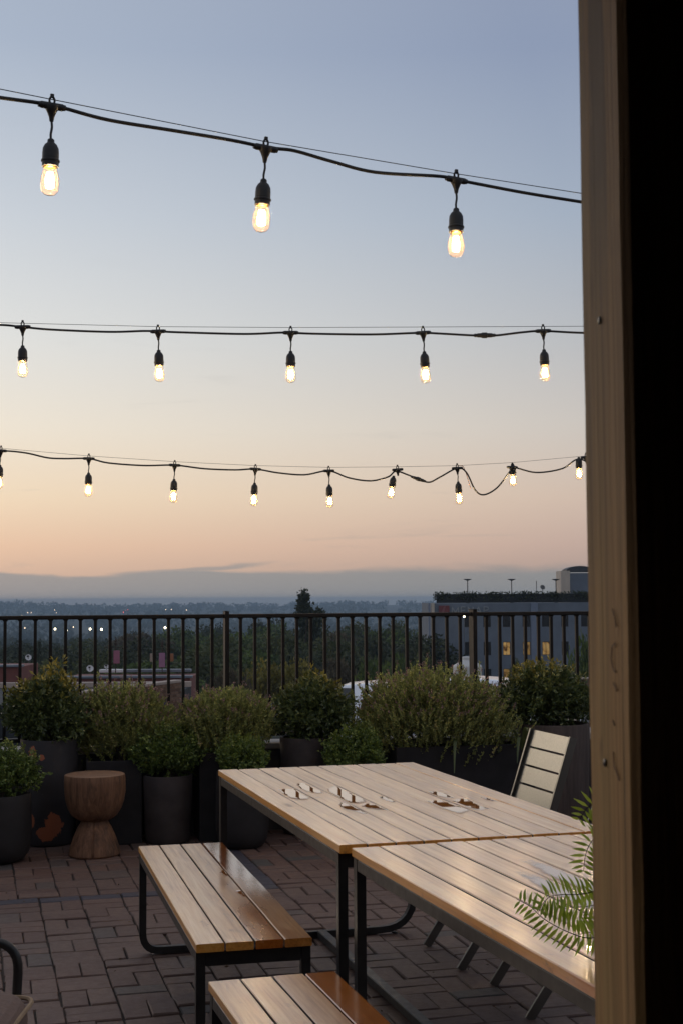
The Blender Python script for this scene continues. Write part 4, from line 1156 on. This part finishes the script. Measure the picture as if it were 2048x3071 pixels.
for nm, fn, mat, ncl, per, lsz, sd_ in [('dark', f_round, 'tree_dark', 60, 55, .045, 1), ('dark2', f_round, 'tree_dark', 48, 60, .05, 2), ('mid', f_round, 'tree_mid', 60, 55, .045, 3), ('green', f_round, 'tree_green', 62, 55, .042, 4),
                                       ('yellow', f_flat, 'tree_yellow', 70, 55, .040, 5), ('brown', f_flat, 'tree_brown', 60, 50, .042, 6), ('tall', f_tall, 'tree_dark', 150, 44, .030, 7), ('cyp', f_cyp, 'tree_dark', 90, 30, .02, 8)]:
    PROTO[nm] = (crown_mesh('crown', clump_crown(sd_, ncl, per, lsz, fn), MAT[mat]), trunk_mesh(sd_))
TREES = []
def tree(kind, x, y, ztop, width, label, group, name='valley_tree', bottom=None):
    z0 = terrain(x, y) if bottom is None else bottom
    h = ztop - z0
    o = link(name, None, None, (x, y, z0), (0, 0, rng.uniform(0, 6.28))); o.empty_display_size = .1
    o.scale = (width, width, h)
    tag(o, label, 'tree', group)
    link('crown', PROTO[kind][0], o); link('trunk', PROTO[kind][1], o)
    return o
def at(px, py, D):
    """point at distance D along the view that a spot of the valley is seen in (metres)"""
    dx_ = (px - 1024) / 4151; dz_ = (1796.9 + (1024 - px) * .0059 - py) / 4151
    return dx_ * D, D, EYE + dz_ * D
def T_(kind, px, py, D, wpx, label, group=None, name='valley_tree'):
    x, y, z = at(px, py, D)
    return tree(kind, x, y, z, wpx * D / 4151, label, group, name)
T_('yellow', 850, 1945, 85, 270, 'yellow-leaved tree seen through the railing left of centre')
T_('tall', 910, 1784, 150, 270, 'tall dark tree rising above the railing against the sky').rotation_euler = (0, 0, 0)
T_('cyp', 122, 1924, 130, 130, 'slim dark cypress behind the railing at the left')
T_('green', 1110, 1950, 78, 170, 'fresh green tree just left of the brick parapet')
T_('green', 1195, 1945, 95, 170, 'green tree below the left corner of the grey building')
T_('mid', 1265, 1960, 80, 140, 'olive-green tree touching the left corner of the grey building')
T_('green', 1745, 1880, 70, 150, 'green tree in front of the right end of the grey building')
T_('mid', 1540, 1975, 120, 70, 'small tree against the wall of the grey building')
T_('brown', 690, 1985, 80, 160, 'brownish tree left of the yellow-leaved tree')
T_('brown', 1010, 1960, 105, 150, 'brown-leaved tree right of the yellow-leaved tree')
rt_ = random.Random(21)
DG = 'trees in the wooded valley'
rows = [(115, 1928, 270, 9), (145, 1902, 250, 10), (190, 1882, 215, 11), (250, 1870, 185, 12), (330, 1864, 155, 12)]
for D, ty, wpx, nn in rows:
    for k in range(nn):
        px = -150 + (1500 / nn) * (k + rt_.uniform(.2, .8))
        py = ty + rt_.uniform(-14, 16) + float(np.interp(px, [0, 250, 520, 620], [58, 45, 16, 0]))
        kd = rt_.choice(['dark', 'dark2', 'mid', 'dark', 'mid', 'green', 'brown'])
        T_(kd, px, py, D * rt_.uniform(.93, 1.07), wpx * rt_.uniform(.8, 1.3), 'leafy tree in the wooded valley seen between railing bars', DG)

# far woods : crowns too many and too far to count
rs = np.random.RandomState(33)
parts = []
def far_crowns(n, y0, y1, sz, h, per, spread=.36, lift=0):
    y = rs.uniform(y0, y1, n); x = rs.uniform(-spread, spread * .82, n) * y
    for i in range(n):
        zc = terrain(x[i], y[i]) + h * .5 + lift
        s_ = sz * rs.uniform(.7, 1.35)
        d = rs.normal(size=(per, 3)); d /= np.linalg.norm(d, axis=1, keepdims=True)
        p = np.array([x[i], y[i], zc]) + d * rs.uniform(.3, 1, (per, 1)) * np.array([s_ * .5, s_ * .5, h * .5 * rs.uniform(.8, 1.3)])
        parts.append(leaves(p, d + rs.normal(size=d.shape) * .5, s_ * .42, s_ * .36, np.clip(rs.normal(.45, .15) + rs.normal(0, .12, per), 0, 1), np.zeros(per), rs))
far_crowns(420, 470, 850, 9.5, 10, 60)
far_crowns(500, 800, 1600, 11, 10, 36)
far_crowns(600, 1600, 3300, 13, 11, 22)
far_crowns(700, 3300, 3900, 15, 12, 20)
fw = leaf_object('far_woods', parts, MAT['tree_dark'], None)
tag(fw, 'hazy wooded slopes and ridge on the horizon', 'woods', kind='stuff')

# street lamps and far windows
lm_ = emis('street_lamp_light', (1, .88, .58), 14)
pole_m = simple('lamp_pole', (.12, .12, .12), .6)
for k, (px, py, D, lab) in enumerate([(167, 1886, 640, 'lit street lamp farthest left in the valley'), (201, 1890, 640, 'lit street lamp, second from the left in the valley'), (272, 1886, 640, 'bright street lamp, third from the left in the valley'), (306, 1887, 640, 'bright street lamp, fourth from the left in the valley'), (496, 1882, 760, 'small street lamp left of the railing post'), (1388, 1848, 148, 'bright lamp on the grey building beside the railing post')]):
    x, y, z = at(px, py, D)
    t = thing('street_lamp', lab, 'lamp', (x, y, z), 0, 'lit lamps in the valley')
    s_ = D / 640
    q = MB(); q.lathe([(.05, -.46 * s_), (.33 * s_, -.32 * s_), (.46 * s_, 0), (.33 * s_, .32 * s_), (.05, .46 * s_)], 10); q.build('lamp_head', lm_, t, True)
    q = MB(); q.tube([(0, .7 * s_, terrain(x, y) - z), (0, .7 * s_, .5 * s_), (0, .1, .75 * s_)], .09 * s_, 6); q.build('pole', pole_m, t)
tl = MB()
rr = random.Random(8)
for px, py in [(45, 1845), (52, 1845), (57, 1845), (63, 1845), (68, 1845), (85, 1837), (95, 1837), (166, 1829), (170, 1838), (77, 1883), (222, 1880), (498, 1828), (515, 1828), (560, 1829), (23, 1830)]:
    x, y, z = at(px, py, 3000 if py < 1860 else 1000)
    s_ = .95 if py < 1860 else .35
    tl.lathe([(.1, -s_), (s_, 0), (.1, s_)], 6, Matrix.Translation((x, y, z)))
tag(tl.build('town_lights', emis('town_light', (1, .72, .45), 6)), 'scattered town lights on the far hillside', 'lights', kind='stuff')
tl = MB()
for px, py in [(371, 1836), (377, 1832), (384, 1829)]:
    x, y, z = at(px, py, 3000); tl.lathe([(.1, -.9), (1.0, 0), (.1, .9)], 6, Matrix.Translation((x, y, z)))
tag(tl.build('traffic_lights', emis('red_light', (1, .08, .06), 6)), 'tiny red lights on the far hillside', 'lights', kind='stuff')

# ---------------------------------------------------------------- grey office building
GX = lambda px, D=150: (px - 1024) / 4151 * D
GZ = lambda py, px=1520, D=150: EYE + (1796.9 + (1024 - px) * .0059 - py) / 4151 * D
MAT['gwall'] = simple('blue_grey_render', (.15, .18, .225), .85, .12, .6, .2, 8)
MAT['gpier'] = simple('pale_blue_pier', (.19, .23, .31), .8, .1, .8)
MAT['cream'] = simple('cream_render', (.55, .48, .40), .85, .1, 1)
MAT['wframe'] = simple('dark_window_frame', (.02, .02, .022), .5, .2, 3)
mt, T = newmat('dark_glazing'); finish(T, (.012, .014, .017), .15, .5); MAT['glaze'] = mt
gb = thing('office_building', 'grey office building with lit windows and a planted roof terrace', 'building', (GX(1290), 150, 0))
X0 = GX(1290)
def gx(px): return GX(px) - X0
zt_ = GZ(1808); zb_ = -15
wins_x = [(1389, 1417), (1445, 1467), (1503, 1525), (1562, 1585), (1620, 1643), (1678, 1699), (1737, 1760), (1795, 1818), (1853, 1876)]
rows_y = [(1844, 1880), (1924, 1964), (2004, 2044)]
xe = gx(1960)
wall = MB()
prev = zt_
edges = [(gx(a), gx(b_)) for a, b_ in wins_x]
for (ya, yb_) in rows_y:
    za, zb2 = GZ(ya), GZ(yb_)
    wall.box((0, 0, za), (xe, .5, prev)); prev = zb2
    xl = 0
    for a, b_ in edges:
        wall.box((xl, 0, zb2), (a, .5, za)); xl = b_
    wall.box((xl, 0, zb2), (xe, .5, za))
wall.box((0, 0, zb_), (xe, .5, prev)); wall.box((0, .5, zb_), (.5, 18, zt_)); wall.box((.5, .5, zt_ - .3), (xe, 18, zt_))
wall.box((xe - .5, .5, zb_), (xe, 18, zt_ - .3)); wall.box((.5, 17.5, zb_), (xe - .5, 18, zt_ - .3))
wall.build('wall', MAT['gwall'], gb)
lit = {(1, 2): 2.2, (1, 3): 1.3, (1, 4): 1.8, (2, 2): 1.2, (2, 3): .8}
litm = {}
def lit_mat(s_):
    mt, T = newmat('lit_room_window')
    n = T.noise(T.scale(T.coord(), 1.4, 1, 1.6), 1.0, 2)
    e = T.n('ShaderNodeEmission'); T.set(e, 0, T.ramp(n, [(.35, (.12, .045, .012)), (.5, (.85, .50, .16)), (.7, (1, .66, .26))], 'LINEAR')); e.inputs[1].default_value = s_ * .15
    o = T.n('ShaderNodeOutputMaterial'); T.set(o, 0, e.outputs[0]); return mt
for r, (ya, yb_) in enumerate(rows_y):
    za, zb2 = GZ(ya), GZ(yb_)
    for c, (a, b_) in enumerate(edges):
        f = MB(); w_ = .05
        f.box((a, .12, zb2), (a + w_, .22, za)); f.box((b_ - w_, .12, zb2), (b_, .22, za)); f.box((a + w_, .12, za - w_), (b_ - w_, .22, za)); f.box((a + w_, .12, zb2), (b_ - w_, .22, zb2 + w_))
        if (r + c) % 2: f.box(((a + b_) / 2 - .02, .12, zb2 + w_), ((a + b_) / 2 + .02, .22, za - w_))
        fo = f.build('window', MAT['wframe'], gb)
        p = MB(); p.box((a + w_ + .001, .16, zb2 + w_ + .001), (b_ - w_ - .001, .18, za - w_ - .001))
        s_ = lit.get((r, c))
        p.build('pane', lit_mat(s_) if s_ else MAT['glaze'], fo)
b = MB(); b.box((gx(1587), -.18, zb_), (gx(1608), -.002, zt_)); b.build('pier', MAT['gpier'], gb)
for a_, b2, m_ in ((1281, 1286, 'gpier'), (1290.2, 1299, 'cream')):
    q = MB(); q.box((gx(a_), -.25, GZ(1972)), (gx(b2), -.003, zt_ + .05), .02); q.build('corner_pipe', MAT[m_], gb)
# roof terrace screen with climbers
rsn = np.random.RandomState(4)
hz0, hz1 = zt_ + .03, GZ(1771)
hb = MB(); hb.box((gx(1306), .25, hz0), (xe, .33, hz1 - .35)); hb.build('terrace_screen', simple('dark_terrace_screen', (.016, .017, .018), .8, .3, 4), gb)
nh = 5200
pp_ = np.stack([rsn.uniform(gx(1298), xe, nh), rsn.uniform(.05, .5, nh), hz0 + rsn.uniform(.1, .84, nh) ** .7 * (hz1 - hz0)], 1)
keep = rsn.uniform(size=nh) < (.65 + .35 * np.sin(pp_[:, 0] * 2.0))
pp_ = pp_[keep]; nh = len(pp_)
leaf_object('climbing_hedge', [leaves(pp_, rsn.normal(size=(nh, 3)), .22, .13, rsn.uniform(size=nh), np.zeros(nh), rsn)], MAT['tree_dark'], gb)
for k, (px, lab) in enumerate([(1403, 'left mushroom-shaped heater on the grey building roof'), (1536, 'middle mushroom-shaped heater on the grey building roof'), (1670, 'right mushroom-shaped heater on the grey building roof')]):
    t = thing('patio_heater', lab, 'heater', (GX(px), 151.5, zt_), 0, 'mushroom heaters on the far roof')
    ztop_ = GZ(1736, px, 151.5) - zt_
    q = MB(); q.tube([(0, 0, 0), (0, 0, ztop_ - .2)], .05, 8); q.lathe([(.22, 0), (.22, .3), (.06, .34)], 10); q.build('pole', MAT['wframe'], t)
    q = MB(); q.lathe([(.1, ztop_ - .2), (.46, ztop_ - .06), (.44, ztop_ - .02), (.1, ztop_)], 16); q.build('reflector', MAT['wframe'], t, True)
# stair tower on that roof
stt = thing('stair_tower', 'stair tower with cream flank and curved dark roof on the grey building', 'tower', (GX(1692), 153, zt_))
sx1 = GX(1719, 153) - GX(1692, 153); sx2 = GX(1790, 153) - GX(1692, 153); sh_ = GZ(1712, 1700, 153) - zt_
q = MB(); q.box((0, 0, 0), (sx1, 3.5, sh_)); q.build('cream_flank', MAT['cream'], stt)
q = MB(); q.box((sx1 + .002, .3, 0), (sx2, 3.4, sh_ - .25)); q.build('dark_side', MAT['gwall'], stt)
q = MB(); dome = [(sx1 - .3 + (sx2 - sx1 + .3) * i / 10, .52 * math.sin(math.pi * (i + .3) / 10.6) ** .5) for i in range(11)]
vs = []
for x, z in dome: vs += [(x, .2, sh_ + .02 + z), (x, 3.4, sh_ + .02 + z), (x, .2, sh_ - .12), (x, 3.4, sh_ - .12)]
fs = []
for i in range(10): fs += [(i * 4, i * 4 + 4, i * 4 + 5, i * 4 + 1), (i * 4 + 2, i * 4 + 6, i * 4 + 4, i * 4), (i * 4 + 1, i * 4 + 5, i * 4 + 7, i * 4 + 3), (i * 4 + 3, i * 4 + 7, i * 4 + 6, i * 4 + 2)]
fs += [(0, 1, 3, 2), (40, 42, 43, 41)]
q.add(vs, fs); q.build('curved_roof', simple('dark_roof_sheet', (.05, .055, .065), .6, .2, 2), stt)
an = thing('antenna_mast', 'thin antenna mast beside the dish on the far roof', 'antenna', (GX(1613), 152, zt_))
q = MB(); q.tube([(0, 0, 0), (0, 0, GZ(1742) - zt_)], .035, 6); q.build('mast', MAT['wframe'], an)
def dish(label, px, py, D, rad, m_, base_dz):
    x, y, z = at(px, py, D)
    t = thing('satellite_dish', label, 'satellite dish', (x, y, z - base_dz), 0, 'satellite dishes on the roofs')
    q = MB(); q.lathe([(.02, 0), (rad * .5, .03 * rad), (rad * .85, .16 * rad), (rad, .26 * rad), (rad * .98, .28 * rad), (rad * .8, .18 * rad), (rad * .3, .05 * rad)], 20, Matrix.Translation((0, 0, base_dz)) @ Matrix.Rotation(R(68), 4, 'X') @ Matrix.Rotation(R(15), 4, 'Y')); q.build('reflector', m_, t, True)
    q = MB(); q.tube([(0, .05, 0), (0, .05, base_dz)], .02, 6); q.build('mast', pole_m, t)
    q = MB(); q.tube([(0, 0, base_dz - rad * .8), (.02, -rad * .9, base_dz + .05)], .012, 5); q.box((-.03, -rad - .04, base_dz + .03), (.05, -rad + .04, base_dz + .1)); q.build('receiver_arm', MAT['wframe'], t)
white_m = simple('white_enamel', (.72, .73, .74), .5, .06, 3)
dish('dark satellite dish on the grey building roof', 1623, 1762, 151, .28, pole_m, .6)
# sign : red panel and letters
def letters(txt, parent, x, z, h, mat, y):
    G = {'M': [[(0, 0), (0, 1)], [(0, 1), (.45, .2)], [(.45, .2), (.9, 1)], [(.9, 1), (.9, 0)]], 'E': [[(0, 0), (0, 1)], [(0, 1), (.6, 1)], [(0, .5), (.5, .5)], [(0, 0), (.6, 0)]], 'N': [[(0, 0), (0, 1)], [(0, 1), (.7, 0)], [(.7, 0), (.7, 1)]],
         'A': [[(0, 0), (.4, 1)], [(.4, 1), (.8, 0)], [(.15, .35), (.65, .35)]], 'P': [[(0, 0), (0, 1)], [(0, 1), (.55, .95)], [(.55, .95), (.65, .75)], [(.65, .75), (.5, .52)], [(.5, .52), (0, .48)]]}
    for ch in txt:
        b = MB(); wmax = max(p[0] for s_ in G[ch] for p in s_)
        for (a, c) in G[ch]:
            b.tube([(x + a[0] * h, y, z + a[1] * h), (x + c[0] * h, y, z + c[1] * h)], h * .06, 4, True, True)
        b.build('sign_letter', mat, parent)
        x += (wmax + .38) * h
sg = thing('building_sign', 'faint wall sign with red panel and pale letters on the grey building', 'sign', (GX(1312), 149.9, 0))
q = MB(); q.box((0, -.06, GZ(1846)), (GX(1344) - GX(1312), .09, GZ(1815)), .01); q.build('red_panel', simple('red_sign_panel', (.16, .035, .04), .6, .15, 2), sg)
q = MB(); zz0, zz1 = GZ(1846), GZ(1816); q.add([(.10, -.07, zz0), (.45, -.07, zz0), (.75, -.07, zz1), (.60, -.07, zz1), (.10, -.062, zz0), (.45, -.062, zz0), (.75, -.062, zz1), (.60, -.062, zz1)], [(0, 1, 2, 3), (7, 6, 5, 4), (0, 4, 5, 1), (1, 5, 6, 2), (2, 6, 7, 3), (3, 7, 4, 0)]); q.build('panel_stripe', simple('pale_red_stripe', (.22, .09, .1), .6, .1, 2), sg)
letters('MENAP', sg, GX(1352) - GX(1312), GZ(1840), GZ(1819) - GZ(1840), simple('sign_letter_grey', (.30, .33, .36), .6, .1, 2), -.03)

# ---------------------------------------------------------------- parking deck with brick parapet, tank and cars
MAT['brickwall'] = None
mt, T = newmat('red_brickwork')
bt = T.n('ShaderNodeTexBrick')
co = T.coord(); mp = T.n('ShaderNodeMapping'); T.set(mp, 0, co); mp.inputs['Rotation'].default_value = (R(90), 0, 0)
T.set(bt, 0, mp.outputs[0]); T.set(bt, 1, (.24, .105, .065, 1)); T.set(bt, 2, (.17, .075, .05, 1)); T.set(bt, 3, (.20, .17, .15, 1))
bt.inputs['Scale'].default_value = 1; bt.inputs['Mortar Size'].default_value = .008; bt.inputs['Brick Width'].default_value = .23; bt.inputs['Row Height'].default_value = .085
c = T.mix(T.mapr(T.noise(co, 2.5, 4), .3, .7, 0, .5), bt.outputs[0], (.11, .055, .042))
finish(T, c, .85, .3, bump=T.bump(bt.outputs[1], -.5, .01)); MAT['brickwall'] = mt
MAT['coping'] = simple('pale_coping', (.42, .34, .29), .85, .15, 3)
MAT['asph'] = simple('deck_asphalt', (.07, .07, .075), .9, .3, 2)
q = MB(); q.box((-1.0, 14, -2.1), (24, 46.6, -1.8)); tag(q.build('parking_deck', MAT['asph']), kind='structure')
def wall_run(label, p0, p1, z0, z1, mat, cop=True):
    d_ = Vector((p1[0] - p0[0], p1[1] - p0[1], 0)); L = d_.length
    t = thing('brick_parapet', label, 'wall', (p0[0], p0[1], 0), math.atan2(d_.y, d_.x))
    q = MB(); q.box((0, -.12, z0), (L, .12, z1)); q.build('brickwork', mat, t)
    if cop:
        n_ = max(1, int(L / 1.2))
        for i in range(n_):
            q = MB(); q.box((L * i / n_ + .004, -.16, z1 + .001), (L * (i + 1) / n_ - .004, .16, z1 + .05), .008); q.build('coping_stone', MAT['coping'], t)
    return t
wall_run('red brick parapet wall below the white water tank', (1.55, 45.2), (22, 45.2), -1.8, GZ(2038, 1400, 45), MAT['brickwall'])
wall_run('brick parapet returning towards the railing behind the yellow-tipped shrub', (-.6, 37.0), (1.30, 45.1), -1.8, GZ(2038, 1400, 45) - .004, MAT['brickwall'])
wtk = thing('water_tank', 'white plastic water tank with cone top beyond the brick parapet', 'water tank', (GX(1396, 52), 52, -4.5))
zb2 = GZ(2040, 1396, 52) + 4.5 - .6; zt2 = GZ(1968, 1396, 52) + 4.5; rad = 43 * 52 / 4151
prof = [(rad * .98, 0)]
zc = GZ(1998, 1396, 52) + 4.5
for i in range(1, 40):
    z = zc * i / 40; prof += [(rad * (1 - .018 * (i % 3 == 0)), z)]
prof += [(rad, zc), (rad * .97, zc + .05), (rad * .42, zt2 - .14), (rad * .38, zt2 - .12), (rad * .38, zt2 - .02), (rad * .30, zt2), (.05, zt2)]
q = MB(); q.lathe(prof, 32); q.build('tank_body', simple('white_tank_plastic', (.62, .62, .60), .6, .08, 2), wtk, True)
q = MB(); q.lathe([(.06, 0), (.06, .1), (.02, .11)], 10, Matrix.Translation((.25, -rad * .93, zc * .86)) @ Matrix.Rotation(R(90), 4, 'X')); q.build('outlet', MAT['wframe'], wtk)

def car(label, x, y, rz):
    t = thing('parked_car', label, 'car', (x, y, -1.8), rz, 'white cars on the parking deck')
    # body section profile along the length (x), lofted across the width
    prof = [(-2.1, .35), (-2.15, .75), (-2.0, .98), (-1.55, 1.02), (-.95, 1.44), (.55, 1.47), (1.25, 1.05), (2.0, .90), (2.12, .65), (2.08, .32)]
    b = MB(); vs = []
    W = [(-.86, .0), (-.88, .06), (.88, .06), (.86, .0)]
    for (px_, pz_) in prof:
        k = .80 if pz_ > 1.3 else (.95 if pz_ > .9 else 1)
        for s_ in (-1, -.6, 0, .6, 1): vs.append((px_, s_ * .88 * k, pz_ + (0 if abs(s_) == 1 else .03 + .02 * (s_ == 0))))
    n_ = len(prof)
    fs = []
    for i in range(n_ - 1):
        for k in range(4): fs.append((i * 5 + k, i * 5 + k + 1, i * 5 + 6 + k, i * 5 + 5 + k))
    fs.append(tuple(i * 5 for i in range(n_))); fs.append(tuple(i * 5 + 4 for i in range(n_ - 1, -1, -1)))
    fs.append((0, 1, 2, 3, 4)); fs.append(tuple((n_ - 1) * 5 + k for k in (4, 3, 2, 1, 0)))
    fs.append((0, 4, (n_ - 1) * 5 + 4, (n_ - 1) * 5))
    b.add(vs, fs); b.build('body', MAT['carpaint'], t, True)
    for (a, c_, zz) in (((-1.5, 1.06), (-1.0, 1.405), 0), ((.62, 1.42), (1.2, 1.085), 0)):
        g_ = MB(); w0, w1 = (.70, .60) if a[1] < c_[1] else (.60, .70)
        off_ = .035
        g_.add([(a[0], -w0, a[1] + off_), (a[0], w0, a[1] + off_), (c_[0], w1, c_[1] + off_), (c_[0], -w1, c_[1] + off_), (a[0], -w0, a[1] + off_ - .02), (a[0], w0, a[1] + off_ - .02), (c_[0], w1, c_[1] + off_ - .02), (c_[0], -w1, c_[1] + off_ - .02)], [(0, 1, 2, 3), (7, 6, 5, 4), (0, 4, 5, 1), (1, 5, 6, 2), (2, 6, 7, 3), (3, 7, 4, 0)]); g_.build('windscreen', MAT['glaze'], t)
    for s_ in (-1, 1):
        g_ = MB(); y_ = s_ * .80
        g_.add([(-1.3, s_ * .845, 1.06), (1.05, s_ * .845, 1.06), (.5, s_ * .735, 1.40), (-.88, s_ * .735, 1.40), (-1.3, s_ * .825, 1.06), (1.05, s_ * .825, 1.06), (.5, s_ * .715, 1.40), (-.88, s_ * .715, 1.40)], [(0, 1, 2, 3), (7, 6, 5, 4), (0, 4, 5, 1), (1, 5, 6, 2), (2, 6, 7, 3), (3, 7, 4, 0)]); g_.build('side_window', MAT['glaze'], t)
        for x_ in (-1.3, 1.32):
            g_ = MB(); g_.lathe([(.20, -.1), (.31, -.1), (.32, -.06), (.32, .06), (.31, .1), (.20, .1)], 18, Matrix.Translation((x_, s_ * .80, .32)) @ Matrix.Rotation(R(90), 4, 'X')); wh = g_.build('wheel', MAT['cable'], t, True)
            g_ = MB(); g_.lathe([(.05, -.108), (.19, -.104), (.19, .104), (.05, .108)], 14, Matrix.Translation((x_, s_ * .80, .32)) @ Matrix.Rotation(R(90), 4, 'X')); g_.build('rim', MAT['alu'], wh, True)
        g_ = MB(); g_.box((1.95, s_ * .62 - .14, .70), (2.13, s_ * .62 + .14, .80), .02); g_.build('headlight', MAT['glaze'], t)
mt, T = newmat('white_car_paint'); finish(T, (.72, .74, .78), .25, .5, coat=.6); MAT['carpaint'] = mt
car('white parked car glimpsed between the yellow-tipped shrub and the widest lavender', .75, 30.0, 1.35)
car('white parked car glimpsed left of the second railing post', 3.0, 31.5, 1.25)
car('white parked car glimpsed just left of the dense dark shrub', 3.05, 24.5, 1.1)

# ---------------------------------------------------------------- red roofs on the left
MAT['redwall'] = simple('red_brown_render', (.19, .072, .062), .85, .15, 1.5)
MAT['zinc'] = simple('blue_grey_roof_sheet', (.16, .19, .23), .5, .2, 2)
MAT['dkroof'] = simple('dark_flat_roof', (.035, .04, .046), .9, .3, 1)
def px3(px, py, D): return Vector(at(px, py, D))
rb = thing('red_building', 'low red-brown building with flat roof behind the left shrubs', 'building', (0, 0, 0))
a = px3(244, 2017, 62); b_ = px3(640, 2013, 58)
q = MB(); q.box((a.x, 58, -9.5), (px3(585, 2013, 60).x, 61.5, a.z - .02)); q.build('wall', MAT['redwall'], rb)
q = MB(); q.box((a.x - .1, 57.9, a.z - .018), (px3(585, 2013, 60).x + .1, 58.3, a.z + .08), .01); q.build('coping', MAT['zinc'], rb)
rb2 = thing('red_building', 'low red-brown building at the far left edge behind the railing', 'building', (0, 0, 0))
a2 = px3(-260, 2000, 52); b2_ = px3(150, 1998, 55)
q = MB(); q.box((a2.x, 50, -9.5), (b2_.x, 53, px3(60, 1999, 50).z)); q.build('wall', MAT['redwall'], rb2)
q = MB(); q.box((a2.x - .1, 49.9, px3(60, 1999, 50).z + .002), (b2_.x + .1, 50.3, px3(60, 1999, 50).z + .08), .01); q.build('coping', MAT['zinc'], rb2)
fr_ = thing('flat_roof_building', 'low building with dark flat roof and brick parapet behind the lavender', 'building', (0, 0, 0))
zr = px3(400, 2070, 44).z
q = MB(); q.box((px3(-200, 2060, 44).x, 40.5, -9.5), (px3(555, 2048, 47).x, 49, zr - .15)); q.build('roof', MAT['dkroof'], fr_)
q = MB(); q.box((px3(-200, 2060, 44).x, 48.2, zr - .148), (px3(560, 2048, 47).x, 48.6, px3(400, 2045, 48).z), .01); q.build('parapet', MAT['coping'], fr_)
# nearer brick gable wall, its bricks laid one by one
p0 = px3(300, 2069, 38.5); p1 = px3(545, 2049, 43)
d_ = Vector((p1.x - p0.x, p1.y - p0.y, 0)); L = d_.length
bw = thing('brick_wall', 'brown brick wall with pale coping behind the left lavender', 'wall', (p0.x, p0.y, 0), math.atan2(d_.y, d_.x))
ztop = p0.z
q = MB(); q.box((-3, .012, -9.5), (L, .24, ztop - .05)); q.build('core', simple('brick_mortar', (.17, .14, .12), .9, .2, 6), bw)
q = MB(); q.box((-3, -.04, ztop - .048), (L + .03, .28, ztop + .03), .008); q.build('coping', MAT['coping'], bw)
mt, T = newmat('brown_brick')
info = T.n('ShaderNodeObjectInfo'); geo = T.n('ShaderNodeNewGeometry')
rnd = T.math('FRACT', T.math('ADD', info.outputs['Random'], geo.outputs['Random Per Island']))
c = T.ramp(rnd, [(0, (.13, .075, .05)), (.5, (.22, .125, .08)), (1, (.30, .19, .13))])
c = T.mix(T.mapr(T.noise(T.coord(), 30, 4), .3, .7, 0, .5), c, (.12, .075, .055))
finish(T, c, .85, .3); MAT['brick'] = mt
q = MB(); q.box((-.11, -.02, -.036), (.11, .02, .036), .004)
bm_ = q.mesh('brick', MAT['brick'])
rest = MB(); nb = 0
for r in range(34):
    z = ztop - .095 - r * .085
    i0 = -12
    for i in range(i0, int(L / .23) + 1):
        x = i * .23 + (.115 if r % 2 else 0)
        if x + .11 > L: continue
        if x > .3 and r < 13 and nb < 260:
            link('brick', bm_, bw, (x, .004 + rng.uniform(-.004, .004), z)); nb += 1
        else: rest.add([(v[0] + x, v[1] + .004, v[2] + z) for v in q.v], q.f)
tag(rest.build('brick_courses', MAT['brick'], bw), kind='stuff')
# banner lanterns on posts
def lantern(label, px, py0, py1, D, boxes):
    x, y, z = at(px, py1, D); zt3 = at(px, py0, D)[2]
    base = px3(px, 2017, D).z
    t = thing('banner_post', label, 'banner', (x, y, base), 0, 'hanging banners above the red roof')
    q = MB(); q.tube([(0, .06, 0), (0, .06, zt3 - base + .25)], .022, 6); q.lathe([(.02, zt3 - base + .25), (.07, zt3 - base + .30), (.03, zt3 - base + .36), (.06, zt3 - base + .40), (.01, zt3 - base + .52)], 8, Matrix.Translation((0, .06, 0))); q.build('post', MAT['bark'], t)
    q = MB(); q.tube([(-.5, .06, zt3 - base + .12), (.5, .06, zt3 - base + .12)], .014, 5); q.build('cross_arm', MAT['bark'], t)
    for (dx_, dz_, w, h, cname) in boxes:
        q = MB(); q.box((dx_ - w / 2, -.04, zt3 - base - h + dz_), (dx_ + w / 2, .03, zt3 - base + dz_), .01); q.build('banner', MAT[cname], t)
MAT['pink'] = simple('pink_banner', (.33, .13, .19), .8, .15, 3); MAT['lilac'] = simple('lilac_banner', (.34, .17, .27), .8, .12, 3); MAT['orange'] = simple('orange_banner', (.30, .13, .06), .8, .15, 3); MAT['beige'] = simple('beige_banner', (.34, .27, .22), .8, .1, 3)
lantern('pink hanging banners on a post above the red roof, left of the lilac one', 348, 1950, 1988, 60, [(.05, 0, .26, .56, 'pink'), (-.24, 0, .1, .50, 'pink')])
lantern('lilac hanging banner with orange and beige ones on a post', 487, 1957, 2000, 60, [(0, 0, .26, .62, 'lilac'), (.42, -.03, .15, .34, 'orange'), (-.47, -.02, .1, .36, 'beige')])
dish('white satellite dish high at the far left behind the railing', 88, 1971, 58, .13, white_m, .42)
dish('white satellite dish on the left corner of the red roof', 272, 2004, 60, .15, white_m, .22)
dish('small white dish beside the pink banners', 321, 1998, 61, .10, white_m, .3)
vn = thing('roof_vent', 'long pale vent housing on the red roof', 'vent', px3(340, 2016, 61))
q = MB(); q.box((-.6, 0, .0), (.42, .5, .14), .02); q.build('housing', white_m, vn)
q = MB(); q.box((.55, .1, .0), (3.4, .6, .13), .02); q.build('duct', MAT['zinc'], vn)

# ---------------------------------------------------------------- air
hz = MB(); hz.box((-6000, -5700, -92), (6000, 6000, 8.5))
mt, T = newmat('dusk_haze')
pv = T.n('ShaderNodeVolumePrincipled')
pv.inputs['Color'].default_value = (.50, .69, .90, 1)
pv.inputs['Density'].default_value = .00026
pv.inputs['Anisotropy'].default_value = 0.0
o = T.n('ShaderNodeOutputMaterial'); T.set(o, 1, pv.outputs[0])
tag(hz.build('haze', mt), kind='stuff')
